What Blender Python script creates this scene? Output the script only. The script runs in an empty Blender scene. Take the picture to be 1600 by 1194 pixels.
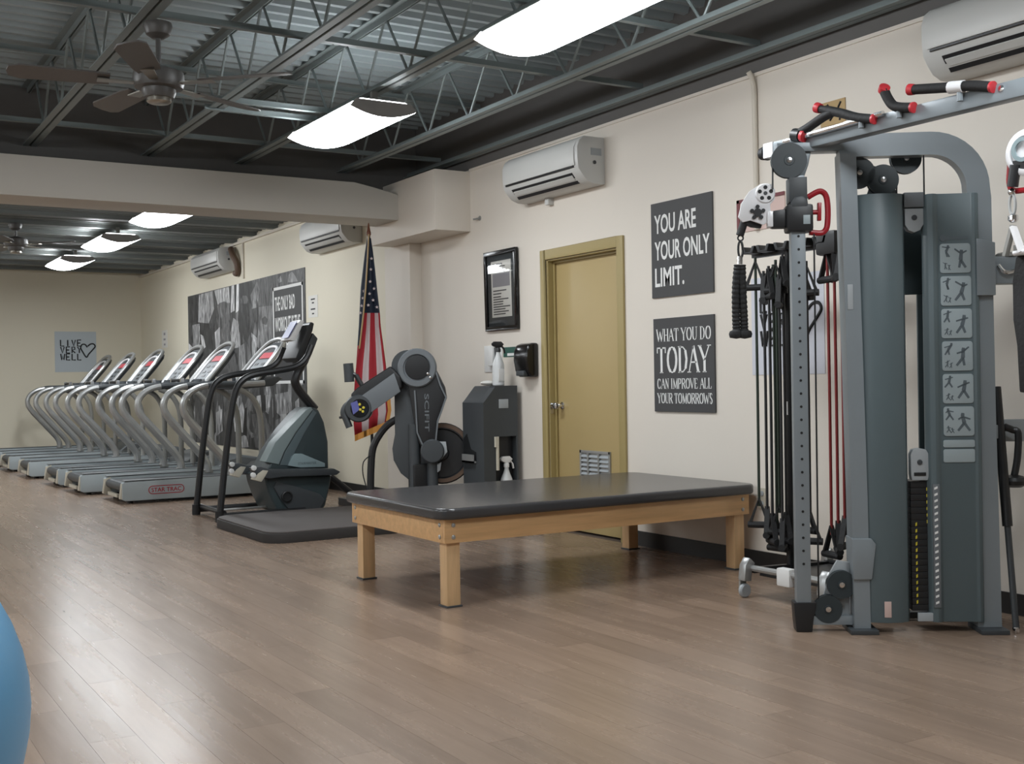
import bpy, bmesh, math, random
from mathutils import Vector, Matrix
random.seed(7)
C = bpy.context.scene.collection
sc = bpy.context.scene
PI = math.pi

# ------------------------------------------------------------------ camera, world, exposure
F_PX, YAW, PITCH, ROLL, EYE = 1803.3, 0.548704, -0.000801, -0.016164, 1.13
_cy, _sy, _cp, _sp = math.cos(YAW), math.sin(YAW), math.cos(PITCH), math.sin(PITCH)
FW = Vector((_sy*_cp, _cy*_cp, _sp)); _R = Vector((_cy, -_sy, 0)); _U = _R.cross(FW)
RT = math.cos(ROLL)*_R + math.sin(ROLL)*_U
UP = -math.sin(ROLL)*_R + math.cos(ROLL)*_U
cam = bpy.data.cameras.new('camera'); cam.sensor_width = 36; cam.lens = 36*F_PX/1600
cam.clip_start = 0.05; cam.clip_end = 100
cam_ob = bpy.data.objects.new('camera', cam); C.objects.link(cam_ob)
m = Matrix((RT, UP, -FW)).transposed().to_4x4(); m.translation = Vector((0, 0, EYE))
cam_ob.matrix_world = m
sc.camera = cam_ob
w = bpy.data.worlds.new('world'); sc.world = w; w.use_nodes = True
w.node_tree.nodes['Background'].inputs[0].default_value = (0.5, 0.5, 0.5, 1)
w.node_tree.nodes['Background'].inputs[1].default_value = 0.05
sc.view_settings.view_transform = 'Standard'
sc.view_settings.look = 'None'
sc.view_settings.gamma = 1.0
sc.view_settings.use_curve_mapping = False
sc.view_settings.exposure = 0.0
LAMP_STRENGTH = 27.0
sc.cycles.use_denoising = True
sc.cycles.max_bounces = 8
sc.cycles.diffuse_bounces = 5
sc.cycles.sample_clamp_indirect = 6.0

CAM = Vector((0, 0, EYE))
def ray(x, y):
    return FW + RT*((x-800)/F_PX) - UP*((y-597)/F_PX)
def on(x, y, ax, v):                       # photograph measurement -> point on a real plane
    d = ray(x, y); i = 'XYZ'.index(ax); t = (v-CAM[i])/d[i]
    return CAM + d*t
class Plane:                               # a vertical plane through q along direction d
    def __init__(s, q, d):
        s.q = Vector(q); s.d = Vector((d[0], d[1], 0)).normalized(); s.n = Vector((s.d.y, -s.d.x, 0))
    def at(s, x, y, off=0.0):              # -> point relative to q
        o = s.q + s.n*off; r = ray(x, y); t = (o-CAM).dot(s.n)/r.dot(s.n)
        return CAM + r*t - s.q
    def P(s, u, n, z):
        return s.d*u + s.n*n + Vector((0, 0, z))

# ------------------------------------------------------------------ materials
def lin(c):
    c = c/255.0
    return c/12.92 if c <= 0.04045 else ((c+0.055)/1.055)**2.4
def rgb(r, g, b): return (lin(r), lin(g), lin(b), 1)
def mat(name, col, rough=0.5, metal=0.0, var=0.06, scale=6.0, bump=0.0, spec=0.5, coat=0.0):
    M = bpy.data.materials.new(name); M.use_nodes = True
    N = M.node_tree.nodes; L = M.node_tree.links; b = N['Principled BSDF']
    base = rgb(*col)
    b.inputs['Roughness'].default_value = rough; b.inputs['Metallic'].default_value = metal
    b.inputs['Specular IOR Level'].default_value = spec
    b.inputs['Coat Weight'].default_value = coat
    tc = N.new('ShaderNodeTexCoord'); nz = N.new('ShaderNodeTexNoise'); nz.inputs['Scale'].default_value = scale
    nz.inputs['Detail'].default_value = 4
    L.new(tc.outputs['Object'], nz.inputs['Vector'])
    mx = N.new('ShaderNodeMix'); mx.data_type = 'RGBA'
    mx.inputs[6].default_value = tuple(v*(1-var) for v in base[:3])+(1,)
    mx.inputs[7].default_value = tuple(min(1, v*(1+var)) for v in base[:3])+(1,)
    L.new(nz.outputs['Fac'], mx.inputs[0]); L.new(mx.outputs[2], b.inputs['Base Color'])
    if bump:
        bp = N.new('ShaderNodeBump'); bp.inputs['Strength'].default_value = bump; bp.inputs['Distance'].default_value = 0.01
        n2 = N.new('ShaderNodeTexNoise'); n2.inputs['Scale'].default_value = scale*12
        L.new(tc.outputs['Object'], n2.inputs['Vector']); L.new(n2.outputs['Fac'], bp.inputs['Height']); L.new(bp.outputs[0], b.inputs['Normal'])
    return M
def emit(name, col, s):
    M = bpy.data.materials.new(name); M.use_nodes = True; b = M.node_tree.nodes['Principled BSDF']
    b.inputs['Base Color'].default_value = (0.8, 0.8, 0.8, 1)
    b.inputs['Emission Color'].default_value = rgb(*col); b.inputs['Emission Strength'].default_value = s
    return M
M = {}
M['wall'] = mat('painted_wall', (222, 214, 203), 0.55, var=0.025, scale=1.5, bump=0.03)
M['wall_far'] = mat('painted_wall_far_yellow_light', (220, 213, 194), 0.55, var=0.025, scale=1.5, bump=0.03)  # same wall paint, with the far room's yellower light put into its colour
M['beam'] = mat('painted_beam', (196, 192, 184), 0.6, var=0.03, scale=2)
M['dark_wall'] = mat('dark_upper_wall', (96, 94, 92), 0.7)
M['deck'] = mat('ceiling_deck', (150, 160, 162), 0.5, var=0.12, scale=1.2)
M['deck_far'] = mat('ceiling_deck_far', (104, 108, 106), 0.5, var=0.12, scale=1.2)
M['steel'] = mat('joist_steel', (128, 137, 137), 0.45, metal=0.2)
M['black'] = mat('black_plastic', (32, 33, 35), 0.4)
M['black_gloss'] = mat('black_gloss', (24, 23, 23), 0.18)
M['rubber'] = mat('black_rubber', (26, 26, 27), 0.7, bump=0.2)
M['dark_grey'] = mat('dark_grey_plastic', (62, 66, 69), 0.45)
M['mid_grey'] = mat('mid_grey_plastic', (104, 109, 113), 0.45)
M['light_grey'] = mat('light_grey_plastic', (160, 165, 168), 0.45)
M['white'] = mat('white_plastic', (222, 222, 220), 0.4, var=0.02)
M['ac'] = mat('aircon_plastic', (200, 200, 197), 0.4, var=0.02)
M['base'] = mat('baseboard_vinyl', (30, 29, 29), 0.5)
M['door'] = mat('door_paint', (176, 155, 108), 0.4, var=0.03, scale=2)
M['casing'] = mat('casing_paint', (163, 146, 98), 0.4, var=0.03, scale=2)
M['chrome'] = mat('chrome', (225, 226, 228), 0.15, metal=1.0, var=0.0)
M['silver'] = mat('silver_paint', (172, 173, 172), 0.32, metal=0.55)
M['silver_dull'] = mat('silver_dull', (150, 150, 146), 0.45, metal=0.3)
M['alu'] = mat('aluminium_white_reflection', (236, 236, 238), 0.3, metal=0.1, var=0.01)  # lamp reflections on the polished metal put into a whitish base colour
M['post'] = mat('machine_post_paint', (134, 142, 147), 0.35, metal=0.15)
M['shroud'] = mat('machine_shroud', (88, 101, 105), 0.42, var=0.03)
M['shroud_dark'] = mat('machine_shroud_dark', (66, 78, 81), 0.5)
M['pulley'] = mat('pulley_plastic', (46, 55, 59), 0.4)
M['placard'] = mat('placard_print', (158, 170, 174), 0.4)
M['placard_ink'] = mat('placard_ink', (92, 102, 108), 0.5)
M['red'] = mat('red_paint', (170, 36, 46), 0.3)
M['red_cap'] = mat('red_rubber', (196, 52, 60), 0.4)
M['red_band'] = mat('red_band', (120, 30, 30), 0.45)
M['green_band'] = mat('dark_green_band', (34, 46, 36), 0.5)
M['yellow'] = mat('yellow_print', (206, 190, 60), 0.5)
M['poster'] = mat('poster_print', (66, 66, 67), 0.6, var=0.03)
M['ink_white'] = mat('ink_white', (232, 232, 230), 0.6, var=0.0)
M['ink_black'] = mat('ink_black', (24, 24, 26), 0.6, var=0.0)
M['lav'] = mat('lavender_paper', (203, 204, 212), 0.6, var=0.02)
M['blue_paper'] = mat('pale_blue_paper', (184, 193, 199), 0.6, var=0.02)
M['paper'] = mat('white_paper', (218, 216, 210), 0.6, var=0.02)
M['paper_grey'] = mat('grey_print', (150, 148, 152), 0.6, var=0.02)
M['pink_paper'] = mat('pink_paper', (206, 180, 172), 0.6)
M['maroon'] = mat('maroon_frame', (110, 48, 54), 0.5)
M['tan'] = mat('tan_sign', (178, 150, 104), 0.5)
M['green_sign'] = mat('green_sign', (36, 86, 74), 0.5)
M['vinyl'] = mat('black_vinyl', (60, 59, 60), 0.24, bump=0.03, scale=8)
M['teal'] = mat('teal_plastic', (55, 66, 69), 0.4, var=0.03)
M['teal_light'] = mat('teal_grey_plastic', (126, 139, 140), 0.4)
M['teal_badge'] = mat('badge_plastic', (134, 152, 156), 0.4)
M['tread_side'] = mat('treadmill_side', (158, 167, 170), 0.4)
M['tread_deck'] = mat('treadmill_deck', (100, 104, 106), 0.5)
M['belt'] = mat('treadmill_belt', (58, 60, 61), 0.7, bump=0.1)
M['cream_plastic'] = mat('cream_plastic', (190, 184, 168), 0.5)
M['screen_red'] = mat('red_display', (190, 60, 72), 0.3)
M['screen_blue'] = mat('blue_display', (96, 100, 160), 0.3)
M['platform'] = mat('platform_top', (84, 79, 77), 0.7, bump=0.1)
M['platform_side'] = mat('platform_side', (48, 45, 44), 0.7)
M['flag_red'] = mat('flag_red', (168, 36, 48), 0.7)
M['flag_white'] = mat('flag_white', (204, 190, 190), 0.7)
M['flag_blue'] = mat('flag_blue', (38, 46, 62), 0.7)
M['gold'] = mat('gold_fringe', (214, 150, 70), 0.6)
M['pole_wood'] = mat('pole_wood', (116, 70, 50), 0.4)
M['bottle'] = mat('translucent_bottle', (206, 208, 208), 0.25)
M['ball'] = mat('blue_ball', (112, 178, 224), 0.35, var=0.02)
M['fan'] = mat('fan_dark', (82, 80, 78), 0.4)
M['fan_blade'] = mat('fan_blade', (90, 87, 84), 0.45)
M['brass'] = mat('fan_metal', (170, 165, 155), 0.3, metal=0.9)
M['diffuser'] = emit('lit_diffuser', (246, 251, 255), LAMP_STRENGTH)
M['pan'] = mat('fixture_pan', (150, 148, 146), 0.5)
M['conduit'] = mat('painted_conduit', (204, 196, 182), 0.5)
M['brown_duct'] = mat('brown_plastic', (92, 72, 58), 0.5)
M['subfloor'] = mat('plank_joint', (84, 72, 63), 0.8)
def mural_mat(g):
    Mt = bpy.data.materials.new('mural_grey_%d' % g); Mt.use_nodes = True
    N = Mt.node_tree.nodes; L = Mt.node_tree.links; b = N['Principled BSDF']; b.inputs['Roughness'].default_value = .55
    tc = N.new('ShaderNodeTexCoord'); mp = N.new('ShaderNodeMapping'); mp.inputs['Scale'].default_value = (9, 2.6, 1); L.new(tc.outputs['Object'], mp.inputs['Vector'])
    nz = N.new('ShaderNodeTexNoise'); nz.inputs['Scale'].default_value = 1.6; nz.inputs['Detail'].default_value = 5; nz.inputs['Distortion'].default_value = 1.2; L.new(mp.outputs[0], nz.inputs['Vector'])
    rp = N.new('ShaderNodeValToRGB'); v = lin(g); e = rp.color_ramp.elements
    e[0].position = .36; e[0].color = (v*.35, v*.35, v*.36, 1); e[1].position = .66; e[1].color = (min(.8, v*1.9), min(.8, v*1.9), min(.8, v*1.9), 1)
    k = e.new(.46); k.color = (v*.9, v*.9, v*.9, 1); k = e.new(.58); k.color = (v*1.1, v*1.1, v*1.1, 1)
    L.new(nz.outputs['Fac'], rp.inputs[0]); L.new(rp.outputs[0], b.inputs['Base Color']); return Mt
for g in (40, 60, 72, 90, 105, 120, 140, 160, 180, 205, 230):
    M['g%d' % g] = mural_mat(g)

def wood_mat(name, col, along, rough=0.4, planks=False, sx=1.0):
    Mt = bpy.data.materials.new(name); Mt.use_nodes = True
    N = Mt.node_tree.nodes; L = Mt.node_tree.links; b = N['Principled BSDF']
    geo = N.new('ShaderNodeNewGeometry')
    mp = N.new('ShaderNodeMapping'); L.new(geo.outputs['Position'], mp.inputs['Vector'])
    s = [14*sx, 14*sx, 14*sx]; s['XYZ'.index(along)] = 1.1*sx
    mp.inputs['Scale'].default_value = s
    nz = N.new('ShaderNodeTexNoise'); nz.inputs['Scale'].default_value = 1.0; nz.inputs['Detail'].default_value = 6; nz.inputs['Roughness'].default_value = 0.6
    L.new(mp.outputs[0], nz.inputs['Vector'])
    rp = N.new('ShaderNodeValToRGB'); base = rgb(*col)[:3]
    rp.color_ramp.elements[0].position = 0.3; rp.color_ramp.elements[1].position = 0.72
    rp.color_ramp.elements[0].color = tuple(v*0.86 for v in base)+(1,); rp.color_ramp.elements[1].color = tuple(v*1.12 for v in base)+(1,)
    L.new(nz.outputs['Fac'], rp.inputs[0])
    out = rp.outputs[0]
    if planks:                                   # every plank its own tone, by plank column and row
        sep = N.new('ShaderNodeSeparateXYZ'); L.new(geo.outputs['Position'], sep.inputs[0])
        def mth(op, a, bb=None):
            n = N.new('ShaderNodeMath'); n.operation = op
            for i, v in enumerate((a, bb)):
                if v is None: continue
                if isinstance(v, (int, float)): n.inputs[i].default_value = v
                else: L.new(v, n.inputs[i])
            return n.outputs[0]
        colu = mth('FLOOR', mth('DIVIDE', sep.outputs[0], PW))
        row = mth('FLOOR', mth('ADD', mth('DIVIDE', sep.outputs[1], PLN), mth('MULTIPLY', colu, 0.37)))
        cb = N.new('ShaderNodeCombineXYZ'); L.new(colu, cb.inputs[0]); L.new(row, cb.inputs[1])
        wn = N.new('ShaderNodeTexWhiteNoise'); wn.noise_dimensions = '2D'; L.new(cb.outputs[0], wn.inputs['Vector'])
        mr = N.new('ShaderNodeMapRange'); L.new(wn.outputs['Value'], mr.inputs[0]); mr.inputs[3].default_value = 0.88; mr.inputs[4].default_value = 1.1
        vm = N.new('ShaderNodeVectorMath'); vm.operation = 'SCALE'; L.new(out, vm.inputs[0]); L.new(mr.outputs[0], vm.inputs['Scale'])
        out = vm.outputs[0]
        r2 = N.new('ShaderNodeMapRange'); L.new(nz.outputs['Fac'], r2.inputs[0]); r2.inputs[3].default_value = rough-0.04; r2.inputs[4].default_value = rough+0.07
        L.new(r2.outputs[0], b.inputs['Roughness'])
        bp = N.new('ShaderNodeBump'); bp.inputs['Strength'].default_value = 0.035; bp.inputs['Distance'].default_value = 0.01
        L.new(nz.outputs['Fac'], bp.inputs['Height']); L.new(bp.outputs[0], b.inputs['Normal'])
    else:
        b.inputs['Roughness'].default_value = rough
    L.new(out, b.inputs['Base Color'])
    return Mt
PW, PLN = 0.15, 1.22
M['floor'] = wood_mat('plank_floor', (137, 117, 101), 'Y', 0.25, True)
M['maple'] = wood_mat('table_wood', (212, 169, 120), 'X', 0.4, sx=2.5)
M['maple_leg'] = wood_mat('table_leg_wood', (213, 176, 132), 'Z', 0.4, sx=2.5)

# ------------------------------------------------------------------ mesh builder
class MB:
    def __init__(s): s.v = []; s.f = []; s.mi = []
    def add(s, vs, fs, mi=0):
        k = len(s.v); s.v += [Vector(v) for v in vs]; s.f += [tuple(i+k for i in f) for f in fs]; s.mi += [mi]*len(fs)
        return s
    def box(s, c, d, mi=0, rot=None):
        c = Vector(c); vs = []
        for x in (-.5, .5):
            for y in (-.5, .5):
                for z in (-.5, .5):
                    p = Vector((x*d[0], y*d[1], z*d[2]))
                    if rot: p = rot @ p
                    vs.append(c+p)
        return s.add(vs, [(0,1,3,2),(4,6,7,5),(0,4,5,1),(2,3,7,6),(0,2,6,4),(1,5,7,3)], mi)
    def bx(s, x0, x1, y0, y1, z0, z1, mi=0):
        return s.box(((x0+x1)/2, (y0+y1)/2, (z0+z1)/2), (x1-x0, y1-y0, z1-z0), mi)
    def sweep(s, pts, prof, up=None, closed=False, caps=True, mi=0, scales=None):
        """profile = list of (a,b) in the frame (side, up) carried along the path"""
        P = [Vector(p) for p in pts]; n = len(P); rings = []
        T = []
        for i in range(n):
            if closed: t = P[(i+1) % n]-P[i-1]
            else: t = P[min(i+1, n-1)]-P[max(i-1, 0)]
            T.append(t.normalized())
        if up is not None: N0 = Vector(up)
        else:
            N0 = Vector((0, 0, 1)) if abs(T[0].z) < 0.9 else Vector((1, 0, 0))
        nrm = (N0 - T[0]*N0.dot(T[0])).normalized()
        for i in range(n):
            if up is not None:
                q = Vector(up); nrm2 = q - T[i]*q.dot(T[i])
                if nrm2.length > 0.05: nrm = nrm2.normalized()
                else: nrm = (nrm - T[i]*nrm.dot(T[i])).normalized()
            else:
                nrm = (nrm - T[i]*nrm.dot(T[i])).normalized()
            side = T[i].cross(nrm)
            k = 1.0 if scales is None else scales[i]
            rings.append([P[i] + side*(a*k) + nrm*(b*k) for a, b in prof])
        m_ = len(prof); vs = [p for r in rings for p in r]; fs = []
        for i in range(n if closed else n-1):
            j = (i+1) % n
            for a in range(m_):
                b = (a+1) % m_
                fs.append((i*m_+a, i*m_+b, j*m_+b, j*m_+a))
        if caps and not closed:
            fs.append(tuple(range(m_))[::-1]); fs.append(tuple((n-1)*m_+a for a in range(m_)))
        return s.add(vs, fs, mi)
    def tube(s, pts, r, seg=10, closed=False, mi=0, scales=None, caps=True):
        prof = [(r*math.cos(2*PI*i/seg), r*math.sin(2*PI*i/seg)) for i in range(seg)]
        return s.sweep(pts, prof, None, closed, caps, mi, scales)
    def bar(s, pts, wd, ht, up, mi=0, closed=False):
        a, b = wd/2, ht/2
        return s.sweep(pts, [(-a, -b), (a, -b), (a, b), (-a, b)], up, closed, True, mi)
    def cyl(s, p0, p1, r, seg=20, mi=0, r2=None):
        return s.tube([p0, p1], r, seg, mi=mi, scales=None if r2 is None else [1, r2/r])
    def lathe(s, o, ax, prof, seg=20, mi=0, caps=True):
        """prof = (radius, distance along axis)"""
        o = Vector(o); ax = Vector(ax).normalized()
        n = Vector((0, 0, 1)) if abs(ax.z) < 0.9 else Vector((1, 0, 0))
        a = (n-ax*n.dot(ax)).normalized(); b = ax.cross(a); vs = []; fs = []
        for r, h in prof:
            for i in range(seg):
                t = 2*PI*i/seg; vs.append(o+ax*h+(a*math.cos(t)+b*math.sin(t))*r)
        for k in range(len(prof)-1):
            for i in range(seg):
                j = (i+1) % seg; fs.append((k*seg+i, k*seg+j, (k+1)*seg+j, (k+1)*seg+i))
        if caps and prof[0][0] > 1e-4: fs.append(tuple(range(seg))[::-1])
        if caps and prof[-1][0] > 1e-4: fs.append(tuple((len(prof)-1)*seg+i for i in range(seg)))
        return s.add(vs, fs, mi)
    def ball(s, c, r, seg=16, mi=0, sq=(1, 1, 1)):
        n = seg//2; k = len(s.v)
        s.lathe((0, 0, 0), (0, 0, 1), [(max(1e-5, r*math.sin(PI*i/n)), -r*math.cos(PI*i/n)) for i in range(n+1)], seg, mi)
        for i in range(k, len(s.v)):
            p = s.v[i]; s.v[i] = Vector(c)+Vector((p.x*sq[0], p.y*sq[1], p.z*sq[2]))
        return s
    def prism(s, outline, off, mi=0):
        """outline = 3-D points of one face, off = extrusion vector"""
        o = [Vector(p) for p in outline]; n = len(o); off = Vector(off)
        return s.add(o+[p+off for p in o], [tuple(range(n))[::-1], tuple(range(n, 2*n))]+[(i, (i+1) % n, (i+1) % n+n, i+n) for i in range(n)], mi)
    def poly(s, pts, mi=0): return s.add(pts, [tuple(range(len(pts)))], mi)
    def build(s, name, mats, parent=None, bevel=0.0, seg=2, smooth=True, ang=35, link=True):
        bm = bmesh.new(); vs = [bm.verts.new(v) for v in s.v]
        for f, mi in zip(s.f, s.mi):
            try:
                fc = bm.faces.new([vs[i] for i in f]); fc.material_index = mi
            except ValueError: pass
        bmesh.ops.remove_doubles(bm, verts=bm.verts, dist=1e-5)
        bmesh.ops.recalc_face_normals(bm, faces=bm.faces)
        if bevel > 0:
            es = [e for e in bm.edges if len(e.link_faces) == 2 and e.calc_face_angle(0) > 0.55]
            bmesh.ops.bevel(bm, geom=es, offset=bevel, segments=seg, profile=0.6, affect='EDGES', clamp_overlap=True)
        me = bpy.data.meshes.new(name); bm.to_mesh(me); bm.free()
        if not isinstance(mats, (list, tuple)): mats = [mats]
        for mm in mats: me.materials.append(M[mm] if isinstance(mm, str) else mm)
        if smooth:
            for p in me.polygons: p.use_smooth = True
            me.set_sharp_from_angle(angle=math.radians(ang))
        return link_mesh(name, me, parent)
def link_mesh(name, me, parent=None):
    o = bpy.data.objects.new(name, me); C.objects.link(o)
    if parent: o.parent = parent
    return o
def tag(o, label=None, cat=None, group=None, kind=None):
    if label: o['label'] = label
    if cat: o['category'] = cat
    if group: o['group'] = group
    if kind: o['kind'] = kind
    return o
def thing(name, label, cat, loc=(0, 0, 0), rotz=0.0, group=None, rot=None):
    o = bpy.data.objects.new(name, None); C.objects.link(o); o.location = loc; o.empty_display_size = 0.1
    o.rotation_euler = rot.to_euler() if rot else (0, 0, rotz)
    return tag(o, label, cat, group)
def dup(root, loc=None, label=None, rotz=None):
    def cp(o, par):
        c = o.copy(); C.objects.link(c)
        if par: c.parent = par
        for ch in [x for x in o.children]: cp(ch, c)
        return c
    r = cp(root, None)
    if loc is not None: r.location = loc
    if rotz is not None: r.rotation_euler = (0, 0, rotz)
    if label: r['label'] = label
    return r
def curve(pts, n=6):
    """Catmull-Rom through the points"""
    P = [Vector(p) for p in pts]; out = []
    for i in range(len(P)-1):
        a = P[max(i-1, 0)]; b = P[i]; c = P[i+1]; d = P[min(i+2, len(P)-1)]
        for k in range(n):
            t = k/n
            out.append(0.5*((2*b)+(c-a)*t+(2*a-5*b+4*c-d)*t*t+(3*b-a-3*c+d)*t**3))
    out.append(P[-1]); return out
def arc2(cx, cy, r, a0, a1, n=8):
    return [(cx+r*math.cos(math.radians(a0+(a1-a0)*i/n)), cy+r*math.sin(math.radians(a0+(a1-a0)*i/n))) for i in range(n+1)]
def rrect(w_, h_, r, n=4, cx=0, cy=0):
    o = []
    for sx, sy, a in ((1, 1, 0), (-1, 1, 90), (-1, -1, 180), (1, -1, 270)):
        o += arc2(cx+sx*(w_/2-r), cy+sy*(h_/2-r), r, a, a+90, n)
    return o
WALL_R = Matrix(((0, 0, -1), (-1, 0, 0), (0, 1, 0)))       # local x = right along wall, y = up, z = into the room
WALL_F = Matrix(((1, 0, 0), (0, 0, -1), (0, 1, 0)))
def text_mesh(name, s, parent, mt, cx, cy, z, w_=None, h_=None, thick=0.0, depth=0.0004, left=None, rot=0):
    cu = bpy.data.curves.new(name, 'FONT'); cu.body = s; cu.size = 1; cu.offset = thick; cu.extrude = 0.02; cu.resolution_u = 3
    ob = bpy.data.objects.new(name, cu); C.objects.link(ob)
    dg = bpy.context.evaluated_depsgraph_get()
    me = bpy.data.meshes.new_from_object(ob.evaluated_get(dg)); bpy.data.objects.remove(ob); me.name = name
    xs = [v.co.x for v in me.vertices]; ys = [v.co.y for v in me.vertices]; zs = [v.co.z for v in me.vertices]
    W0, H0 = max(xs)-min(xs), max(ys)-min(ys)
    sy = h_/H0; sx = (w_/W0) if w_ else sy
    cr, sr = math.cos(rot), math.sin(rot)
    for v in me.vertices:
        x = (v.co.x-min(xs)-W0/2)*sx; y = (v.co.y-min(ys)-H0/2)*sy
        if left is not None: x += W0*sx/2
        x, y = x*cr-y*sr, x*sr+y*cr
        v.co = Vector(((left if left is not None else cx)+x, cy+y, z+(depth if v.co.z > 0 else 0)))
    me.materials.clear(); me.materials.append(M[mt])
    return link_mesh(name, me, parent)
# a thin-and-thick serif alphabet as strokes in a unit box
SER = {'A': [(0, 0, .5, 1, 0), (.5, 1, 1, 0, 1), (.2, .38, .8, .38, 0)], 'C': 'arc', 'D': 'arc', 'O': 'arc',
       'H': [(.12, 0, .12, 1, 1), (.88, 0, .88, 1, 1), (.12, .5, .88, .5, 0)], 'I': [(.5, 0, .5, 1, 1)],
       'L': [(.15, 0, .15, 1, 1), (.15, .02, .9, .02, 0), (.9, 0, .9, .22, 0)],
       'M': [(.1, 0, .1, 1, 0), (.1, 1, .5, .05, 1), (.5, .05, .9, 1, 0), (.9, 0, .9, 1, 1)],
       'N': [(.12, 0, .12, 1, 0), (.12, 1, .88, 0, 1), (.88, 0, .88, 1, 0)],
       'T': [(.5, 0, .5, 1, 1), (.03, .98, .97, .98, 0), (.03, 1, .03, .78, 0), (.97, 1, .97, .78, 0)],
       'U': [(.12, .3, .12, 1, 1), (.88, .3, .88, 1, 0), (.12, .3, .25, .05, 1), (.25, .05, .5, 0, 0), (.5, 0, .75, .05, 0), (.75, .05, .88, .3, 0)],
       'V': [(0, 1, .5, 0, 1), (.5, 0, 1, 1, 0)], 'W': [(0, 1, .28, 0, 1), (.28, 0, .5, .8, 0), (.5, .8, .74, 0, 1), (.74, 0, 1, 1, 0)],
       'Y': [(0, 1, .5, .45, 1), (1, 1, .5, .45, 0), (.5, .45, .5, 0, 1)],
       'P': [(.15, 0, .15, 1, 1), (.15, .98, .6, .98, 0), (.6, .98, .85, .88, 1), (.85, .88, .85, .62, 1), (.85, .62, .6, .48, 1), (.6, .48, .15, .48, 0)],
       'R': [(.15, 0, .15, 1, 1), (.15, .98, .6, .98, 0), (.6, .98, .85, .88, 1), (.85, .88, .85, .64, 1), (.85, .64, .6, .5, 1), (.6, .5, .15, .5, 0), (.5, .5, 1, 0, 1)],
       'E': [(.15, 0, .15, 1, 1), (.15, .98, .85, .98, 0), (.15, .5, .7, .5, 0), (.15, .02, .9, .02, 0), (.85, 1, .85, .8, 0), (.9, 0, .9, .2, 0)],
       'S': [(.85, .8, .8, .95, 0), (.8, .95, .5, 1, 0), (.5, 1, .2, .9, 1), (.2, .9, .18, .68, 1), (.18, .68, .5, .52, 1), (.5, .52, .84, .36, 1), (.84, .36, .82, .12, 1), (.82, .12, .5, 0, 1), (.5, 0, .2, .05, 0), (.2, .05, .14, .24, 0)]}
SER['O'] = [(.5+.44*math.cos(a), .5+.5*math.sin(a), .5+.44*math.cos(a+PI/8), .5+.5*math.sin(a+PI/8), 1 if abs(math.cos(a+PI/16)) > .5 else 0) for a in [k*PI/8 for k in range(16)]]
SER['C'] = [t for i, t in enumerate(SER['O']) if i not in (0, 1, 14, 15)]+[(.85, .72, .9, .95, 0), (.85, .28, .9, .1, 0)]
SER['D'] = [(.15, 0, .15, 1, 1), (.15, .98, .5, .98, 0), (.5, .98, .78, .85, 0), (.78, .85, .9, .5, 1), (.9, .5, .78, .15, 1), (.78, .15, .5, .02, 0), (.5, .02, .15, .02, 0)]
WID = {'I': .4, 'M': 1.15, 'W': 1.35, 'L': .8, 'E': .8, 'P': .8, 'S': .72, 'O': 1.0}
def serif_text(mb, s, x0, y0, w_, h_, z):
    total = sum((.45 if ch == ' ' else WID.get(ch, .9)+.16) for ch in s); k = w_/total; x = x0
    for ch in s:
        if ch == ' ': x += .45*k; continue
        cw = WID.get(ch, .9)*k
        for a, b, c, d, th in SER[ch]:
            p = Vector((x+a*cw, y0+b*h_, z)); q = Vector((x+c*cw, y0+d*h_, z)); t = (q-p).normalized()
            wd = h_*(.13 if th else .055); nn = Vector((-t.y, t.x, 0))*wd/2; e = t*0.004*h_
            mb.poly([p-nn-e, q-nn+e, q+nn+e, p+nn-e])
        ends = {}
        for a, b, c, d, th in SER[ch]:
            for (u, v) in ((a, b), (c, d)): ends[(u, v)] = ends.get((u, v), 0)+1
        if ch not in 'OCS':
            for (u, v), cnt in ends.items():
                if cnt == 1 and (v == 0 or v == 1) and ch not in 'TEL' or (cnt == 1 and v == 0 and ch == 'T') or (ch in 'LEDPR' and u == .15 and v in (0, 1)):
                    cx = x+u*cw; yy = y0+v*h_
                    mb.poly([(cx-.11*h_, yy-.018*h_, z), (cx+.11*h_, yy-.018*h_, z), (cx+.11*h_, yy+.018*h_, z), (cx-.11*h_, yy+.018*h_, z)])
        x += cw+.16*k

# ------------------------------------------------------------------ the room
WX = 4.81; FARY = 19.8; X0 = -6.0; Y0 = -3.0
fl = MB().bx(X0, WX+.2, Y0, FARY+.2, -.12, -.004).build('floor', 'subfloor', smooth=False); tag(fl, 'brown wood plank floor of the gym', kind='structure')
pm = MB().bx(0, PW-.0009, 0, PLN-.0009, -.004, 0)
plank_me = None; far_planks = MB(); near = []
for cidx in range(int(X0/PW), int(WX/PW)+1):
    for ridx in range(-30, 60):
        y = (ridx-cidx*0.37)*PLN; x = cidx*PW
        if y+PLN < Y0 or y > FARY or x+PW > WX+.05: continue
        best = None
        for xx, yy in ((x, y), (x+PW, y), (x, y+PLN), (x+PW, y+PLN)):
            d = Vector((xx, yy, 0))-CAM; z = d.dot(FW)
            if z < .3: continue
            px, py = 800+F_PX*d.dot(RT)/z, 597-F_PX*d.dot(UP)/z
            if -20 < px < 1620 and py < 1215: best = z if best is None else min(best, z)
        if best is None or best > 9.0: far_planks.bx(x, min(x+PW-.0009, WX), max(y, Y0), min(y+PLN-.0009, FARY), -.004, 0)
        else: near.append((best, x, y))
near.sort()
for i, (z, x, y) in enumerate(near):
    if i < 295:
        if plank_me is None:
            o = pm.build('plank', 'floor', fl, smooth=False); plank_me = o.data
        else: o = link_mesh('plank', plank_me, fl)
        o.location = (x, y, 0)
    else: far_planks.bx(x, min(x+PW-.0009, WX), y, y+PLN-.0009, -.004, 0)
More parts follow.
